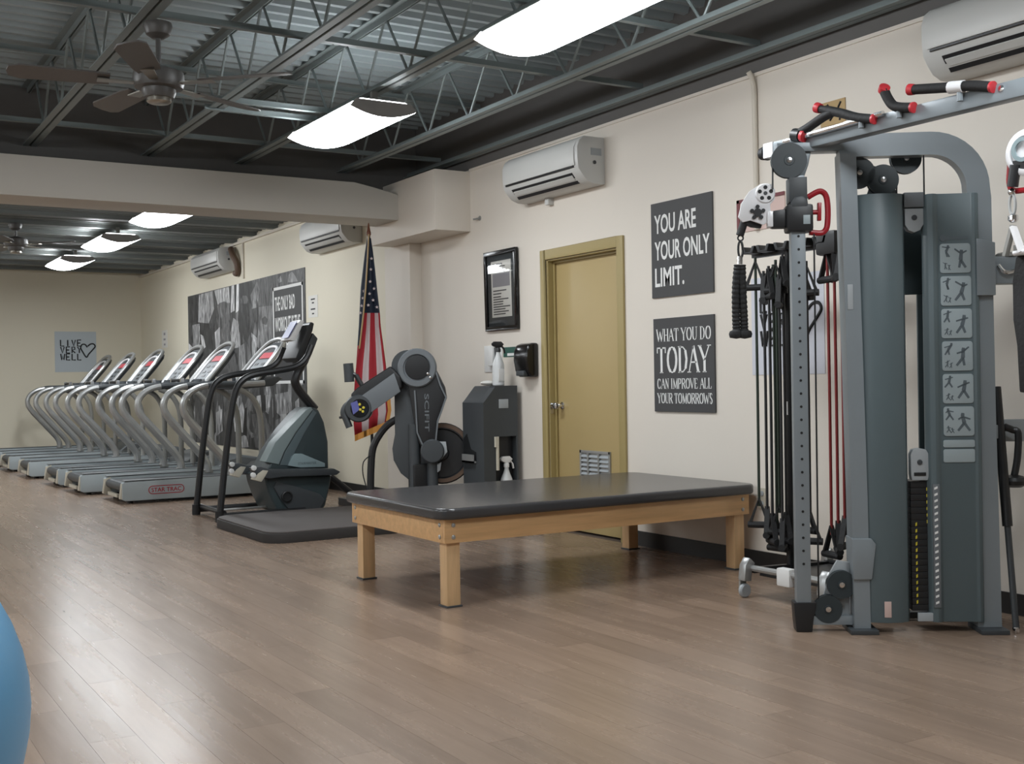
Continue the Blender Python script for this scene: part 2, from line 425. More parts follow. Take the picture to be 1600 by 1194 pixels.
o = far_planks.build('plank_field', 'floor', fl, smooth=False); o['kind'] = 'stuff'

DY0, DY1, DZ = 6.43, 7.33, 2.045
b = MB(); b.bx(WX, WX+.2, Y0, DY0, -.05, 2.92); b.bx(WX, WX+.2, DY1, 9.6, -.05, 2.92); b.bx(WX, WX+.2, DY0, DY1, DZ, 2.92)
tag(b.build('wall_right', 'wall', smooth=False), 'cream painted right wall with the door', kind='structure')
tag(MB().bx(WX, WX+.2, 9.6, FARY, -.05, 3.2).build('wall_right_back', 'wall_far', smooth=False), 'cream wall behind the treadmills', kind='structure')
tag(MB().bx(X0, WX+.2, FARY, FARY+.2, -.05, 3.2).build('wall_far', 'wall_far', smooth=False), 'cream end wall beyond the treadmills', kind='structure')
tag(MB().bx(X0-.2, X0, Y0, FARY, -.05, 3.6).build('wall_left', 'wall', smooth=False), 'cream left wall of the gym', kind='structure')
tag(MB().bx(X0, WX+.2, Y0-.2, Y0, -.05, 3.6).build('wall_back', 'wall', smooth=False), 'cream wall at the near end of the gym', kind='structure')
tag(MB().bx(WX+.005, WX+.2, Y0, 9.6, 2.921, 3.6).bx(X0, WX, 9.5, 9.66, 2.85, 3.6).build('wall_upper', 'dark_wall', smooth=False), 'dark painted strip above the cream wall', kind='structure')
tag(MB().bx(WX-.012, WX, Y0, 8.49, 2.905, 2.925).build('trim_1', 'wall', smooth=False), 'thin cream ledge on top of the right wall', kind='structure')
tag(MB().bx(WX-.035, WX, 9.96, FARY, 2.955, 2.985).build('trim_2', 'conduit', smooth=False), 'thin rail along the top of the treadmill wall', kind='structure')
tag(MB().bx(WX-.012, WX, Y0, DY0-.075, 0, .1).bx(WX-.012, WX, DY1+.08, 9.41, 0, .1).bx(WX-.012, WX, 9.96, FARY, 0, .1).build('baseboard_right', 'base', smooth=False), 'black baseboard along the right wall', kind='structure')
tag(MB().bx(X0, WX-.02, FARY-.012, FARY, 0, .12).build('baseboard_far', 'base', smooth=False), 'black baseboard along the far wall', kind='structure')
# header beam, boxed soffit and the pilaster beneath it
o = MB().prism([(X0, 9.19, 2.565), (4.473, 9.19, 2.565), (4.473, 9.19, 2.785), (4.40, 9.19, 2.805), (4.22, 9.19, 2.84), (4.06, 9.19, 2.868), (X0, 9.19, 2.868)], (0, .48, 0)).build('trim_3', 'beam', bevel=.004)
tag(o, 'wide grey header beam crossing the ceiling', kind='structure')
o = MB().bx(4.473, WX, 8.5, 9.79, 2.40, 2.905).build('trim_4', 'wall', bevel=.003); tag(o, 'boxed cream soffit on the wall at the end of the header beam', kind='structure')
o = MB().bx(4.69, WX, 9.42, 9.95, 0, 2.40).build('trim_5', 'wall', bevel=.003); tag(o, 'shallow cream pilaster under the boxed soffit', kind='structure')
# front ceiling: corrugated deck on bar joists
b = MB(); prof = []; y = Y0
while y < 9.6:
    prof += [(y, 3.45), (y+.035, 3.45), (y+.052, 3.49), (y+.13, 3.49), (y+.147, 3.45)]; y += .152
vs = [(X0, a, z) for a, z in prof]+[(WX+.1, a, z) for a, z in prof]; n = len(prof)
b.add(vs, [(i, i+1, i+1+n, i+n) for i in range(n-1)])
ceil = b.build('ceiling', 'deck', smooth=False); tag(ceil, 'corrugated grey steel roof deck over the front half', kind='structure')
def ell(mb, xa, y0, y1, z, s, d):        # one steel angle of a joist chord
    mb.bx(min(xa, xa+s*.042), max(xa, xa+s*.042), y0, y1, z-.003, z+.003); zz = z+d*.042
    mb.bx(xa-.003, xa+.003, y0, y1, min(z, zz), max(z, zz))
PITCHY = .63; webs = {}
def joist(x, phase, zb=3.0):
    b = MB()
    for s in (-1, 1):
        ell(b, x+s*.009, Y0, 9.5, zb, s, 1); ell(b, x+s*.009, Y0, 9.5, 3.447, s, -1)
    j = b.build('joist', 'steel', ceil, smooth=False)
    k = int((Y0-phase)/PITCHY)
    y = phase+k*PITCHY
    while y < 9.2:
        for s in (-1, 1):
            if s not in webs:
                o = MB().tube([(0, 0, 0), (0, s*PITCHY*.47, .40)], .0095, 6).build('web_bar', 'steel', j); webs[s] = o.data
            else: o = link_mesh('web_bar', webs[s], j)
            o.location = (x, y, zb+.015)
        y += PITCHY
    return j
for x, ph in ((-.25, 6.2), (.62, 6.5), (1.49, 6.33), (2.38, 6.40), (3.15, 6.93), (4.07, 7.19)): joist(x, ph)
b = MB(); ell(b, 4.72, Y0, 9.5, 3.0, -1, 1); ell(b, 4.73, Y0, 9.5, 3.0, 1, 1); b.build('wall_angle', 'steel', ceil, smooth=False)
def bridging(x0, x1, y, z, name='bridging_bar'):
    MB().bx(x0, x1, y-.018, y+.018, z-.003, z+.003).bx(x0, x1, y-.003, y+.003, z, z+.035).build(name, 'steel', ceil, smooth=False)
bridging(-.3, 4.75, 6.05, 3.05); bridging(-.3, 4.75, 8.2, 3.37); bridging(2.0, 4.75, 4.95, 3.05); bridging(2.3, 3.1, 7.65, 2.985)
bridging(1.8, 3.15, 7.45, 3.0); bridging(.6, 4.75, 8.9, 3.05)
# back ceiling: lower deck with purlins across
b = MB(); prof = []; y = 9.67
while y < FARY+.2:
    prof += [(y, 3.03), (y+.04, 3.03), (y+.055, 3.065), (y+.12, 3.065), (y+.137, 3.03)]; y += .15
n = len(prof); vs = [(X0, a, z) for a, z in prof]+[(WX+.1, a, z) for a, z in prof]
b.add(vs, [(i, i+1, i+1+n, i+n) for i in range(n-1)])
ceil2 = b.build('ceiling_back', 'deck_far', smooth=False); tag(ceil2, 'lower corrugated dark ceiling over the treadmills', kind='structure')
pme = None
for k in range(13):
    if pme is None:
        o = MB().bx(X0, WX, -.05, .05, 0, .085).build('purlin', 'deck_far', ceil2, smooth=False); pme = o.data
    else: o = link_mesh('purlin', pme, ceil2)
    o.location = (0, 10.15+.76*k, 2.985)

# door with casing, frame and recessed leaf
door = thing('door_1', 'tan painted door in a yellow-tan frame', None, (WX, (DY0+DY1)/2, 0)); door['kind'] = 'structure'
HW = (DY1-DY0)/2
b = MB(); CW = .075
b.bx(-.018, .0, HW, HW+CW, 0, DZ+CW); b.bx(-.018, .0, -HW-CW*.95, -HW, 0, DZ+CW); b.bx(-.018, .0, -HW, HW, DZ, DZ+CW)
b.build('casing', 'casing', door, bevel=.003)
b = MB(); b.bx(0, .15, HW-.012, HW, 0, DZ); b.bx(0, .15, -HW, -HW+.012, 0, DZ); b.bx(0, .15, -HW+.012, HW-.012, DZ-.012, DZ)
b.bx(.045, .06, HW-.03, HW-.012, 0, DZ-.012); b.bx(.045, .06, -HW+.012, -HW+.03, 0, DZ-.012); b.bx(.045, .06, -HW+.03, HW-.03, DZ-.03, DZ-.012)
b.build('jamb', 'casing', door, bevel=.002)
leaf = MB().bx(.062, .105, -HW+.014, HW-.014, .012, DZ-.014).build('leaf', 'door', door, bevel=.002)
kp = on(877, 634, 'X', WX+.05)-Vector((WX, (DY0+DY1)/2, 0))
MB().lathe((.062, kp.y, kp.z), (-1, 0, 0), [(.028, 0), (.028, .006), (.012, .012), (.011, .035), (.024, .045), (.029, .058), (.024, .072), (.001, .076)], 20).build('knob', 'chrome', leaf)
MB().bx(-.001, .03, HW-.014, HW-.011, kp.z-.06, kp.z+.02).build('strike_plate', 'chrome', door)
v0 = on(907, 703, 'X', WX+.06); v1 = on(955, 745, 'X', WX+.06)
yc = (v0.y+v1.y)/2-(DY0+DY1)/2; hw = abs(v0.y-v1.y)/2; zt = v0.z
vent = MB().bx(.05, .062, yc-hw, yc-hw+.02, zt-.33, zt).bx(.05, .062, yc+hw-.02, yc+hw, zt-.33, zt).bx(.05, .062, yc-hw, yc+hw, zt-.02, zt).bx(.05, .062, yc-hw, yc+hw, zt-.33, zt-.31).bx(.0615, .063, yc-hw, yc+hw, zt-.33, zt).build('vent_frame', 'silver', leaf, bevel=.002)
for i in range(9):
    MB().box((.056, yc, zt-.04-.032*i), (.004, 2*hw-.04, .026), rot=Matrix.Rotation(.7, 3, 'Y')).build('louver_slat', 'light_grey', leaf)
for i in range(2):
    MB().bx(.046, .058, yc-hw+.13+.13*i, yc-hw+.145+.13*i, zt-.31, zt-.02).build('vent_mullion', 'silver_dull', leaf)

# ------------------------------------------------------------------ ceiling lights
LX = 3.13; LW = .46; LL = 1.08
def make_light(loc, label):
    t = thing('ceiling_light', label, 'light', loc, 0, 'fluorescent ceiling fixtures')
    prof = [(-LW/2+.05, .04)]
    for i in range(13):
        a = -1+2*i/12; prof.append((a*LW/2, -.052*(1-a*a)+.0))
    prof.append((LW/2-.05, .04))
    b = MB(); n = len(prof); vs = [(x, -LL/2, z) for x, z in prof]+[(x, LL/2, z) for x, z in prof]
    b.add(vs, [(i, i+n, i+1+n, i+1) for i in range(n-1)])
    b.build('diffuser', 'diffuser', t)
    b = MB(); top = [(-LW/2+.05, .04), (-.15, .05), (.15, .05), (LW/2-.05, .04)]
    vs = [(x, -LL/2, z+.004) for x, z in top]+[(x, LL/2, z+.004) for x, z in top]
    b.add(vs, [(i, i+1, i+5, i+4) for i in range(3)])
    b.build('pan', 'pan', t, smooth=False)
    for s in (-1, 1):
        out = [Vector((x, s*LL/2, z)) for x, z in prof[1:-1]]+[Vector((.19, s*LL/2, .045)), Vector((-.19, s*LL/2, .045))]
        MB().prism(out, (0, s*.012, 0)).build('end_cap', 'pan', t)
    for s in (-1, 1):
        MB().bx(-.02, .02, s*.4-.015, s*.4+.015, .055, .14).build('hanger', 'silver_dull', t)
    return t
l1 = make_light((LX, 4.52, 2.86), 'long lit ceiling light nearest the camera, cut by the top edge')
LBL = ['lit ceiling light on the front joists just before the header beam', 'lit light under the low back ceiling, right behind the header beam',
       'middle lit light under the low back ceiling', 'farthest lit light, close to the end wall']
for y, lb in zip((7.16, 11.83, 14.3, 16.8), LBL): dup(l1, (LX, y, 2.86), lb)
for x in (-.4, -3.9):  # unseen rows of fixtures, added to light the room evenly
    for k, y in enumerate((1.9, 4.52, 7.13, 11.83, 14.3, 16.8)):
        dup(l1, (x, y, 2.86), 'unseen ceiling light added for the lighting, row %s left of the view, %s from the near end' % ('just' if x > -1 else 'far', ('first', 'second', 'third', 'fourth', 'fifth', 'sixth')[k]))
dup(l1, (LX, 1.9, 2.86), 'unseen ceiling light added overhead to the right of the camera, above the view')  # one more unseen fixture, added for its light

# ------------------------------------------------------------------ ceiling fans
def make_fan(loc, label, ztop, r=.72):
    t = thing('ceiling_fan', label, 'fan', loc, 0, 'ceiling fans'); h = ztop-loc[2]
    MB().lathe((0, 0, h), (0, 0, -1), [(.07, 0), (.075, .02), (.06, .06), (.03, .08)], 20).build('canopy', 'fan', t)
    MB().cyl((0, 0, h-.06), (0, 0, .06), .013, 10).build('downrod', 'fan', t)
    MB().lathe((0, 0, 0), (0, 0, 1), [(.02, -.09), (.075, -.085), (.085, -.06), (.085, -.04), (.12, -.035), (.13, 0), (.125, .045), (.06, .07), (.02, .08)], 24).build('motor_housing', 'fan', t)
    MB().lathe((0, 0, -.085), (0, 0, -1), [(.06, 0), (.062, .02), (.05, .028), (.01, .03)], 20).build('switch_cup', 'brass', t)
    for k in range(5):
        a = 2*PI*k/5+.5; R = Matrix.Rotation(a, 3, 'Z')
        tilt = Matrix.Rotation(.2, 3, 'X')
        out = [(.24, -.055), (.32, -.065), (r-.06, -.075), (r-.01, -.05), (r, 0), (r-.01, .05), (r-.06, .075), (.32, .065), (.24, .055)]
        bl = MB().prism([R @ (tilt @ Vector((x, y, -.012))) for x, y in out], R @ (tilt @ Vector((0, 0, .008)))).build('blade', 'fan_blade', t)
        MB().prism([R @ Vector((x, y, -.02)) for x, y in ((.1, -.02), (.3, -.035), (.3, .035), (.1, .02))], (0, 0, .006)).build('blade_iron', 'brass', bl)
    return t
f1 = make_fan((1.568, 6.0, 2.70), 'dark ceiling fan hanging from the front joists at upper left', 3.0)
make_fan((2.02, 13.9, 2.76), 'dark ceiling fan under the low back ceiling beside the lights', 2.985)

# ------------------------------------------------------------------ air conditioners
def make_ac(y_near, y_far, zb, label, hgt=.33, dep=.235):
    L_ = y_far-y_near
    t = thing('air_conditioner', label, 'air conditioner', (WX, (y_near+y_far)/2, zb), 0, 'wall mounted air conditioners')
    pr = [(0, 0), (-.10, -.0), (-.155, .02), (-.19, .055), (-dep+.01, .10), (-dep, .17), (-dep, .25), (-dep+.02, hgt-.03), (-dep+.06, hgt), (0, hgt)]
    MB().prism([(x, -L_/2, z) for x, z in pr], (0, L_, 0)).build('housing', 'ac', t, bevel=.008)
    fp = [(-dep-.004, .125), (-dep-.008, .17), (-dep-.007, .25), (-dep+.017, hgt-.035), (-dep+.025, hgt-.035), (-dep+.005, .25), (-dep+.004, .17), (-dep+.006, .125)]
    MB().prism([(x, -L_/2+.035, z) for x, z in fp], (0, L_-.07, 0)).build('front_panel', 'ac', t, bevel=.002)
    MB().prism([(-dep+.004, -L_/2+.05, .110), (-dep-.003, -L_/2+.05, .113), (-dep-.003, -L_/2+.05, .122), (-dep+.004, -L_/2+.05, .122)], (0, L_-.1, 0)).build('panel_gap', 'black', t)
    a = Vector((-.2, 0, .07)); d = Vector((-.055, 0, -.03))
    MB().prism([(-.215, -L_/2+.1, .082), (-.188, -L_/2+.1, .048), (-.180, -L_/2+.1, .06), (-.2, -L_/2+.1, .09)], (0, L_-.2, 0)).build('air_outlet', 'black', t)
    MB().prism([(-.206, -L_/2+.11, .062), (-.178, -L_/2+.11, .036), (-.174, -L_/2+.11, .04), (-.202, -L_/2+.11, .068)], (0, L_-.22, 0)).build('louver_flap', 'ac', t)
    MB().prism([(-.172, -L_/2+.1, .038), (-.15, -L_/2+.1, .012), (-.14, -L_/2+.1, .02), (-.165, -L_/2+.1, .046)], (0, L_-.2, 0)).build('air_outlet', 'black', t)
    MB().bx(-.12, -.03, -L_/2-.003, -L_/2+.004, .2, .25).build('side_mark', 'light_grey', t, bevel=.001)
    MB().lathe((-.09, -L_/2-.002, .15), (0, -1, 0), [(.014, 0), (.014, .003)], 10).build('side_screw', 'dark_grey', t)
    return t
a1 = make_ac(6.57, 7.58, 2.50, 'white air conditioner above the tan door')
MB().bx(-.05, -.0, .15, .2, -.05, .0).build('drain_pipe', 'ac', a1, bevel=.004)
make_ac(10.72, 11.85, 2.55, 'white air conditioner tucked under the header beam by the flag')
a3 = make_ac(14.75, 16.0, 2.63, 'white air conditioner farthest back, above the mural', .31)
MB().tube(curve([(-.06, -.63, .28), (-.08, -.75, .2), (-.05, -.82, .08), (-.03, -.80, -.04), (-.03, -.70, -.04)]), .04, 10).build('pipe_cover', 'brown_duct', a3)
make_ac(2.62, 3.68, 2.55, 'white air conditioner at the upper right corner, above the cable machine')

# ------------------------------------------------------------------ things on the right wall
def wall_sign(name, label, cat, x0, y0, x1, y1, mt, th=.004, plane='X', group=None, bevel=0):
    v = WX if plane == 'X' else FARY
    a = on(x0, y0, plane, v); c = on(x1, y1, plane, v)
    if plane == 'X':
        w_ = a.y-c.y; loc = (WX, (a.y+c.y)/2, (a.z+c.z)/2); rot = WALL_R
    else:
        w_ = c.x-a.x; loc = ((a.x+c.x)/2, FARY, (a.z+c.z)/2); rot = WALL_F
    h_ = a.z-c.z
    t = thing(name, label, cat, loc, rot=rot, group=group)
    MB().bx(-w_/2, w_/2, -h_/2, h_/2, 0.0005, th).build('panel', mt, t, bevel=bevel)
    return t, w_, h_
t, w_, h_ = wall_sign('wall_poster', 'dark grey square poster with bold white text, upper of the two right of the door', 'poster', 1019, 320, 1117, 456, 'poster', .012)
for s, yy, ww in (('YOU ARE', .165, .43), ('YOUR ONLY', -.01, .56), ('LIMIT.', -.185, .305)):
    text_mesh('lettering', s, t, 'ink_white', 0, yy+.005, .0125, ww*.97, .125, .02, left=-w_/2+.035)
t, w_, h_ = wall_sign('wall_poster', 'dark grey square poster with serif text, lower of the two right of the door', 'poster', 1023, 499, 1120, 645, 'poster', .012)
for s, y0, hh, ww in (('WHAT YOU DO', .155, .08, .54), ('TODAY', -.05, .165, .53), ('CAN IMPROVE ALL', -.155, .065, .54), ('YOUR TOMORROWS', -.25, .065, .545)):
    b = MB(); serif_text(b, s, -w_/2+.035, y0, ww, hh, .0126); b.build('lettering', 'ink_white', t, smooth=False)
def heart(mb, cx, cy, s, z, r):
    pts = [(0, .35), (-.2, .62), (-.48, .6), (-.6, .3), (-.45, -.05), (-.1, -.6), (.12, -.3), (.5, .12), (.72, .42), (.6, .66), (.3, .66), (.05, .45)]
    mb.tube(curve([(cx+x*s, cy+y*s, z) for x, y in pts], 4), r, 6)
def live_sign(t, w_, h_, mt='ink_black'):
    rows = [('LIVE', .22), ('VERY', 0.0), ('WELL', -.22)]
    G = {'L': [[(0, 1), (0, 0), (.7, 0)]], 'I': [[(.3, 1), (.3, 0)]], 'V': [[(0, 1), (.35, 0), (.7, 1)]], 'E': [[(.7, 1), (0, 1), (0, 0), (.7, 0)], [(0, .5), (.55, .5)]],
         'R': [[(0, 0), (0, 1), (.55, .95), (.6, .6), (0, .5), (.65, 0)]], 'Y': [[(0, 1), (.35, .5), (.7, 1)], [(.35, .5), (.35, 0)]], 'W': [[(0, 1), (.2, 0), (.4, .7), (.6, 0), (.8, 1)]]}
    for s, yy in rows:
        x = -w_*.36
        for ch in s:
            b = MB()
            for st in G[ch]: b.tube([(x+a*w_*.12, yy*h_*.78-.03*h_+c*h_*.15, .0045) for a, c in st], .0095*w_/.6, 5)
            x += w_*.135; b.build('letter', mt, t)
    b = MB(); heart(b, w_*.28, h_*.02, h_*.26, .0045, .010*w_/.6); b.build('heart_print', mt, t)
t, w_, h_ = wall_sign('paper_sign', 'lavender hand-lettered paper sign behind the resistance bands', 'sign', 1174, 436, 1290, 584, 'lav', .003); live_sign(t, w_, h_)
t, w_, h_ = wall_sign('paper_sign', 'pale blue hand-lettered paper sign on the far end wall', 'sign', 85, 518, 151, 581, 'blue_paper', .003, 'Y'); live_sign(t, w_, h_)
t, w_, h_ = wall_sign('framed_notice', 'tall black framed notice under glass, left of the door', 'picture', 761, 396, 813, 514, 'black', .006)
b = MB(); e = .035
for (xa, xb, ya, yb) in ((-w_/2, w_/2, h_/2-e, h_/2), (-w_/2, w_/2, -h_/2, -h_/2+e), (-w_/2, -w_/2+e, -h_/2+e, h_/2-e), (w_/2-e, w_/2, -h_/2+e, h_/2-e)): b.bx(xa, xb, ya, yb, .006, .026)
b.build('frame', 'black_gloss', t, bevel=.003)
MB().bx(-w_/2+e, w_/2-e, -h_/2+e, h_/2-e, .006, .009).build('mat_board', 'dark_grey', t)
pp = MB().bx(-.155, .155, -.215, .24, .009, .0105).build('notice_paper', 'paper', t)
MB().bx(-.135, .135, .03, .14, .0105, .0108).build('printed_block', 'paper_grey', pp)
b = MB(); random.seed(3)
for i, yy in enumerate((.215, .195, .175, .155, .0, -.025, -.05, -.07, -.09, -.11, -.13, -.15, -.17, -.19)):
    b.bx(-.13, -.13+random.uniform(.12, .26), yy-.005, yy+.004, .0105, .0108)
b.build('printed_lines', 'poster', pp, smooth=False)
GL = bpy.data.materials.new('picture_glass'); GL.use_nodes = True
nn = GL.node_tree.nodes; ll = GL.node_tree.links; nn.remove(nn['Principled BSDF'])
tr = nn.new('ShaderNodeBsdfTransparent'); gl = nn.new('ShaderNodeBsdfGlossy'); gl.inputs['Roughness'].default_value = 0.03
fr = nn.new('ShaderNodeFresnel'); fr.inputs[0].default_value = 1.5; mx = nn.new('ShaderNodeMixShader')
ll.new(fr.outputs[0], mx.inputs[0]); ll.new(tr.outputs[0], mx.inputs[1]); ll.new(gl.outputs[0], mx.inputs[2]); ll.new(mx.outputs[0], nn['Material Output'].inputs[0])
M['glass'] = GL
MB().poly([(-w_/2+e, -h_/2+e, .015), (w_/2-e, -h_/2+e, .015), (w_/2-e, h_/2-e, .015), (-w_/2+e, h_/2-e, .015)]).build('glass_pane', 'glass', t, smooth=False)
t.rotation_euler = (WALL_R @ Matrix.Rotation(math.radians(.9), 3, 'X')).to_euler(); t.location.x -= .008
# small notices
t, w_, h_ = wall_sign('wall_notice', 'small white notice on the wall right of the mural', 'notice', 482, 463, 497, 495, 'paper', .003)
b = MB()
for yy, ww in ((.08, .1), (.04, .05), (-.03, .11), (-.08, .05)): b.bx(-ww/2*1.2, ww/2*1.2, yy-.008, yy+.008, .003, .0035)
b.build('printed_lines', 'ink_black', t, smooth=False)
t, w_, h_ = wall_sign('wall_notice', 'tiny pale notice on the wall left of the mural', 'notice', 253, 517, 262, 543, 'paper', .003)
MB().bx(-.05, .05, .06, .1, .003, .0035).bx(-.06, .06, -.02, .01, .003, .0035).bx(-.05, .05, -.1, -.07, .003, .0035).build('printed_lines', 'paper_grey', t, smooth=False)
t, w_, h_ = wall_sign('wall_notice', 'pink notice with a maroon edge behind the silver pulley', 'notice', 1153, 314, 1228, 352, 'pink_paper', .006)
MB().bx(-w_/2, -w_/2+.022, -h_/2, h_/2, .006, .012).bx(-w_/2, w_/2, h_/2-.02, h_/2, .006, .012).build('border', 'maroon', t)
t, w_, h_ = wall_sign('wall_sign', 'tan sign with dark marks behind the pull-up bar handles', 'sign', 1283, 163, 1322, 190, 'tan', .006)
for p_, q_ in (((-.06, .03), (-.03, .05)), ((-.02, -.04), (.01, -.01)), ((.04, .02), (.06, .05)), ((.05, -.05), (.055, -.02))): MB().tube([p_+(.0065,), q_+(.0065,)], .006, 5).build('dark_mark', 'ink_black', t)
t, w_, h_ = wall_sign('outlet_plate', 'pale outlet plate low on the wall behind the bands', 'outlet', 1186, 762, 1198, 796, 'cream_plastic', .007, bevel=.002)
for s in (-1, 1): MB().lathe((0, s*.03, .007), (0, 0, 1), [(.016, 0), (.015, .003)], 12).build('socket', 'light_grey', t)
t, w_, h_ = wall_sign('hand_rub_sign', 'small green sign beside the black dispenser', 'sign', 787, 543, 812, 557, 'green_sign', .004)
MB().bx(-.06, .06, -h_/2+.008, -h_/2+.03, .004, .0045).build('white_strip', 'ink_white', t)
t, w_, h_ = wall_sign('dispenser_board', 'white board with a pump dispenser above the dark cabinet', 'dispenser', 758, 541, 786, 581, 'white', .01, bevel=.003)
MB().bx(-.03, .06, -.06, .1, .01, .05).build('dispenser_body', 'white', t, bevel=.01)
MB().tube([(.07, .09, .03), (.085, -.06, .03)], .008, 8).build('lever', 'dark_grey', t)
a = on(811, 537, 'X', WX-.06); c = on(838, 589, 'X', WX-.06)
t = thing('soap_dispenser', 'glossy black dispenser on the wall left of the door', 'dispenser', (WX, (a.y+c.y)/2+.03, (a.z+c.z)/2), rot=WALL_R)
hw, hh = (a.y-c.y)/2*.8, (a.z-c.z)/2
pr = [(-hh, 0), (-hh, .07), (-hh+.05, .10), (0, .115), (hh-.06, .11), (hh-.015, .09), (hh, .05), (hh, 0)]
MB().prism([(-hw, y, z) for y, z in pr], (2*hw, 0, 0)).build('shell', 'black_gloss', t, bevel=.02, seg=3)
MB().bx(-hw*.6, hw*.6, -hh+.01, -hh+.05, .075, .115).build('push_bar', 'dark_grey', t, bevel=.008)
# conduits and a small wall hook
o = MB().tube([(WX-.05, 5.06, 2.93), (WX-.03, 5.055, 2.90), (WX-.016, 5.05, 2.84), (WX-.016, 5.045, 2.0)], .016, 10).build('conduit', 'conduit')
tag(o, 'vertical painted conduit on the wall above the silver pulley', 'conduit')
o = MB().bx(WX-.02, WX, 14.39, 14.43, 2.5, 2.98).build('conduit', 'conduit', bevel=.004); tag(o, 'short vertical conduit above the mural', 'conduit')
h = on(750, 341, 'X', WX)
o = MB().tube([(WX, h.y, h.z), (WX-.05, h.y+.03, h.z-.01)], .008, 8).cyl((WX, h.y, h.z), (WX-.006, h.y, h.z), .02, 12).build('wall_hook', 'silver_dull'); tag(o, 'small metal hook on the wall right of the boxed soffit', 'hook')

# ------------------------------------------------------------------ mural
ma = on(294, 463, 'X', WX); mb_ = on(477, 418, 'X', WX); MZ0 = .32
t = thing('mural_panel', 'large black and white collage mural on the treadmill wall', 'mural', (WX, (ma.y+mb_.y)/2, (2.45+MZ0)/2), rot=WALL_R)
mw, mh = ma.y-mb_.y, 2.45-MZ0
MB().bx(-mw/2, mw/2, -mh/2, mh/2, .0005, .006).build('panel', 'g72', t)
MCY, MCZ = (ma.y+mb_.y)/2, (2.45+MZ0)/2
def mp_(zx, zy):
    p = on(280+zx/3.514, 400+zy/3.514, 'X', WX); return (max(-mw/2, min(mw/2, MCY-p.y)), max(-mh/2, min(mh/2, p.z-MCZ)))
SHAPES = [(60, [(55, 225), (115, 210), (100, 360), (60, 370)]), (160, [(112, 213), (185, 193), (195, 290), (165, 370), (105, 365)]), (60, [(128, 375), (180, 370), (190, 520), (135, 500), (122, 430)]),
 (180, [(195, 190), (275, 170), (282, 258), (248, 250), (215, 268)]), (105, [(212, 275), (225, 258), (250, 250), (275, 262), (283, 330), (275, 500), (240, 530), (215, 430), (222, 340)]),
 (205, [(290, 165), (304, 160), (308, 300), (286, 312)]), (40, [(304, 160), (318, 157), (314, 290), (307, 300)]), (230, [(318, 156), (330, 153), (330, 300), (314, 312)]),
 (60, [(330, 150), (400, 136), (410, 225), (385, 245), (340, 235)]), (90, [(400, 136), (690, 65), (690, 150), (520, 180), (515, 275), (440, 275), (430, 180)]),
 (120, [(395, 215), (430, 140), (442, 182), (432, 282), (402, 292)]), (60, [(333, 262), (385, 258), (395, 420), (372, 480), (336, 420), (325, 345)]), (105, [(340, 238), (352, 218), (372, 218), (384, 240), (372, 262), (350, 262)]),
 (120, [(440, 280), (515, 272), (515, 480), (470, 520), (430, 500), (438, 400)]), (72, [(455, 345), (475, 330), (490, 350), (480, 380), (460, 372)]),
 (160, [(545, 130), (560, 108), (567, 140), (550, 150)]), (140, [(600, 145), (603, 105), (622, 84), (642, 112), (655, 140)]),
 (180, [(198, 420), (225, 390), (230, 500), (205, 520)]), (160, [(285, 420), (300, 340), (325, 360), (340, 500), (290, 510)]), (160, [(398, 420), (430, 450), (425, 560), (405, 560)]),
 (205, [(120, 430), (135, 440), (148, 500), (130, 520)]), (205, [(55, 480), (75, 500), (78, 560), (58, 590)]), (140, [(75, 380), (115, 370), (118, 480), (85, 520)]),
 (90, [(240, 530), (300, 510), (330, 640), (280, 700)]), (140, [(330, 500), (360, 480), (372, 640), (345, 650)]), (105, [(375, 480), (405, 560), (410, 640), (380, 650)]),
 (90, [(440, 520), (500, 490), (510, 600), (450, 640)]), (160, [(420, 560), (440, 540), (436, 620), (416, 640)]), (40, [(620, 590), (640, 585), (645, 700), (625, 700)]), (160, [(650, 660), (680, 640), (690, 700), (660, 720)]), (180, [(672, 600), (690, 600), (690, 680), (676, 680)]),
 (140, [(128, 830), (160, 760), (180, 775), (165, 950), (138, 955)]), (160, [(205, 860), (238, 840), (242, 960), (205, 990)]), (180, [(300, 890), (350, 800), (367, 870), (352, 970), (308, 965)]), (40, [(296, 880), (304, 790), (316, 800), (308, 870)]),
 (160, [(320, 1000), (370, 980), (387, 1050), (342, 1092), (314, 1062)]), (40, [(352, 980), (362, 840), (375, 830), (372, 990)]), (180, [(428, 770), (450, 764), (456, 850), (430, 860)]), (160, [(478, 765), (502, 762), (502, 830), (483, 836)]), (40, [(455, 765), (476, 764), (480, 850), (460, 850)]),
 (140, [(530, 760), (602, 745), (606, 860), (560, 880), (538, 860)]), (160, [(560, 870), (592, 866), (586, 1000), (560, 1010)]), (105, [(400, 870), (470, 860), (520, 1000), (480, 1130), (420, 1050)]), (120, [(535, 900), (558, 890), (556, 1040), (530, 1040)]),
 (90, [(250, 860), (290, 830), (290, 1000), (255, 1060)]), (140, [(245, 1060), (262, 1020), (272, 1090), (250, 1110)]), (160, [(640, 800), (660, 780), (665, 860), (645, 880)]), (105, [(600, 880), (640, 860), (640, 1000), (600, 1000)]), (140, [(190, 1000), (206, 960), (210, 1060), (192, 1090)]), (90, [(80, 1000), (120, 960), (130, 1080), (90, 1110)])]
names = []; b = MB(); gl_ = [40, 60, 72, 90, 105, 120, 140, 160, 180, 205, 230]
random.seed(11)
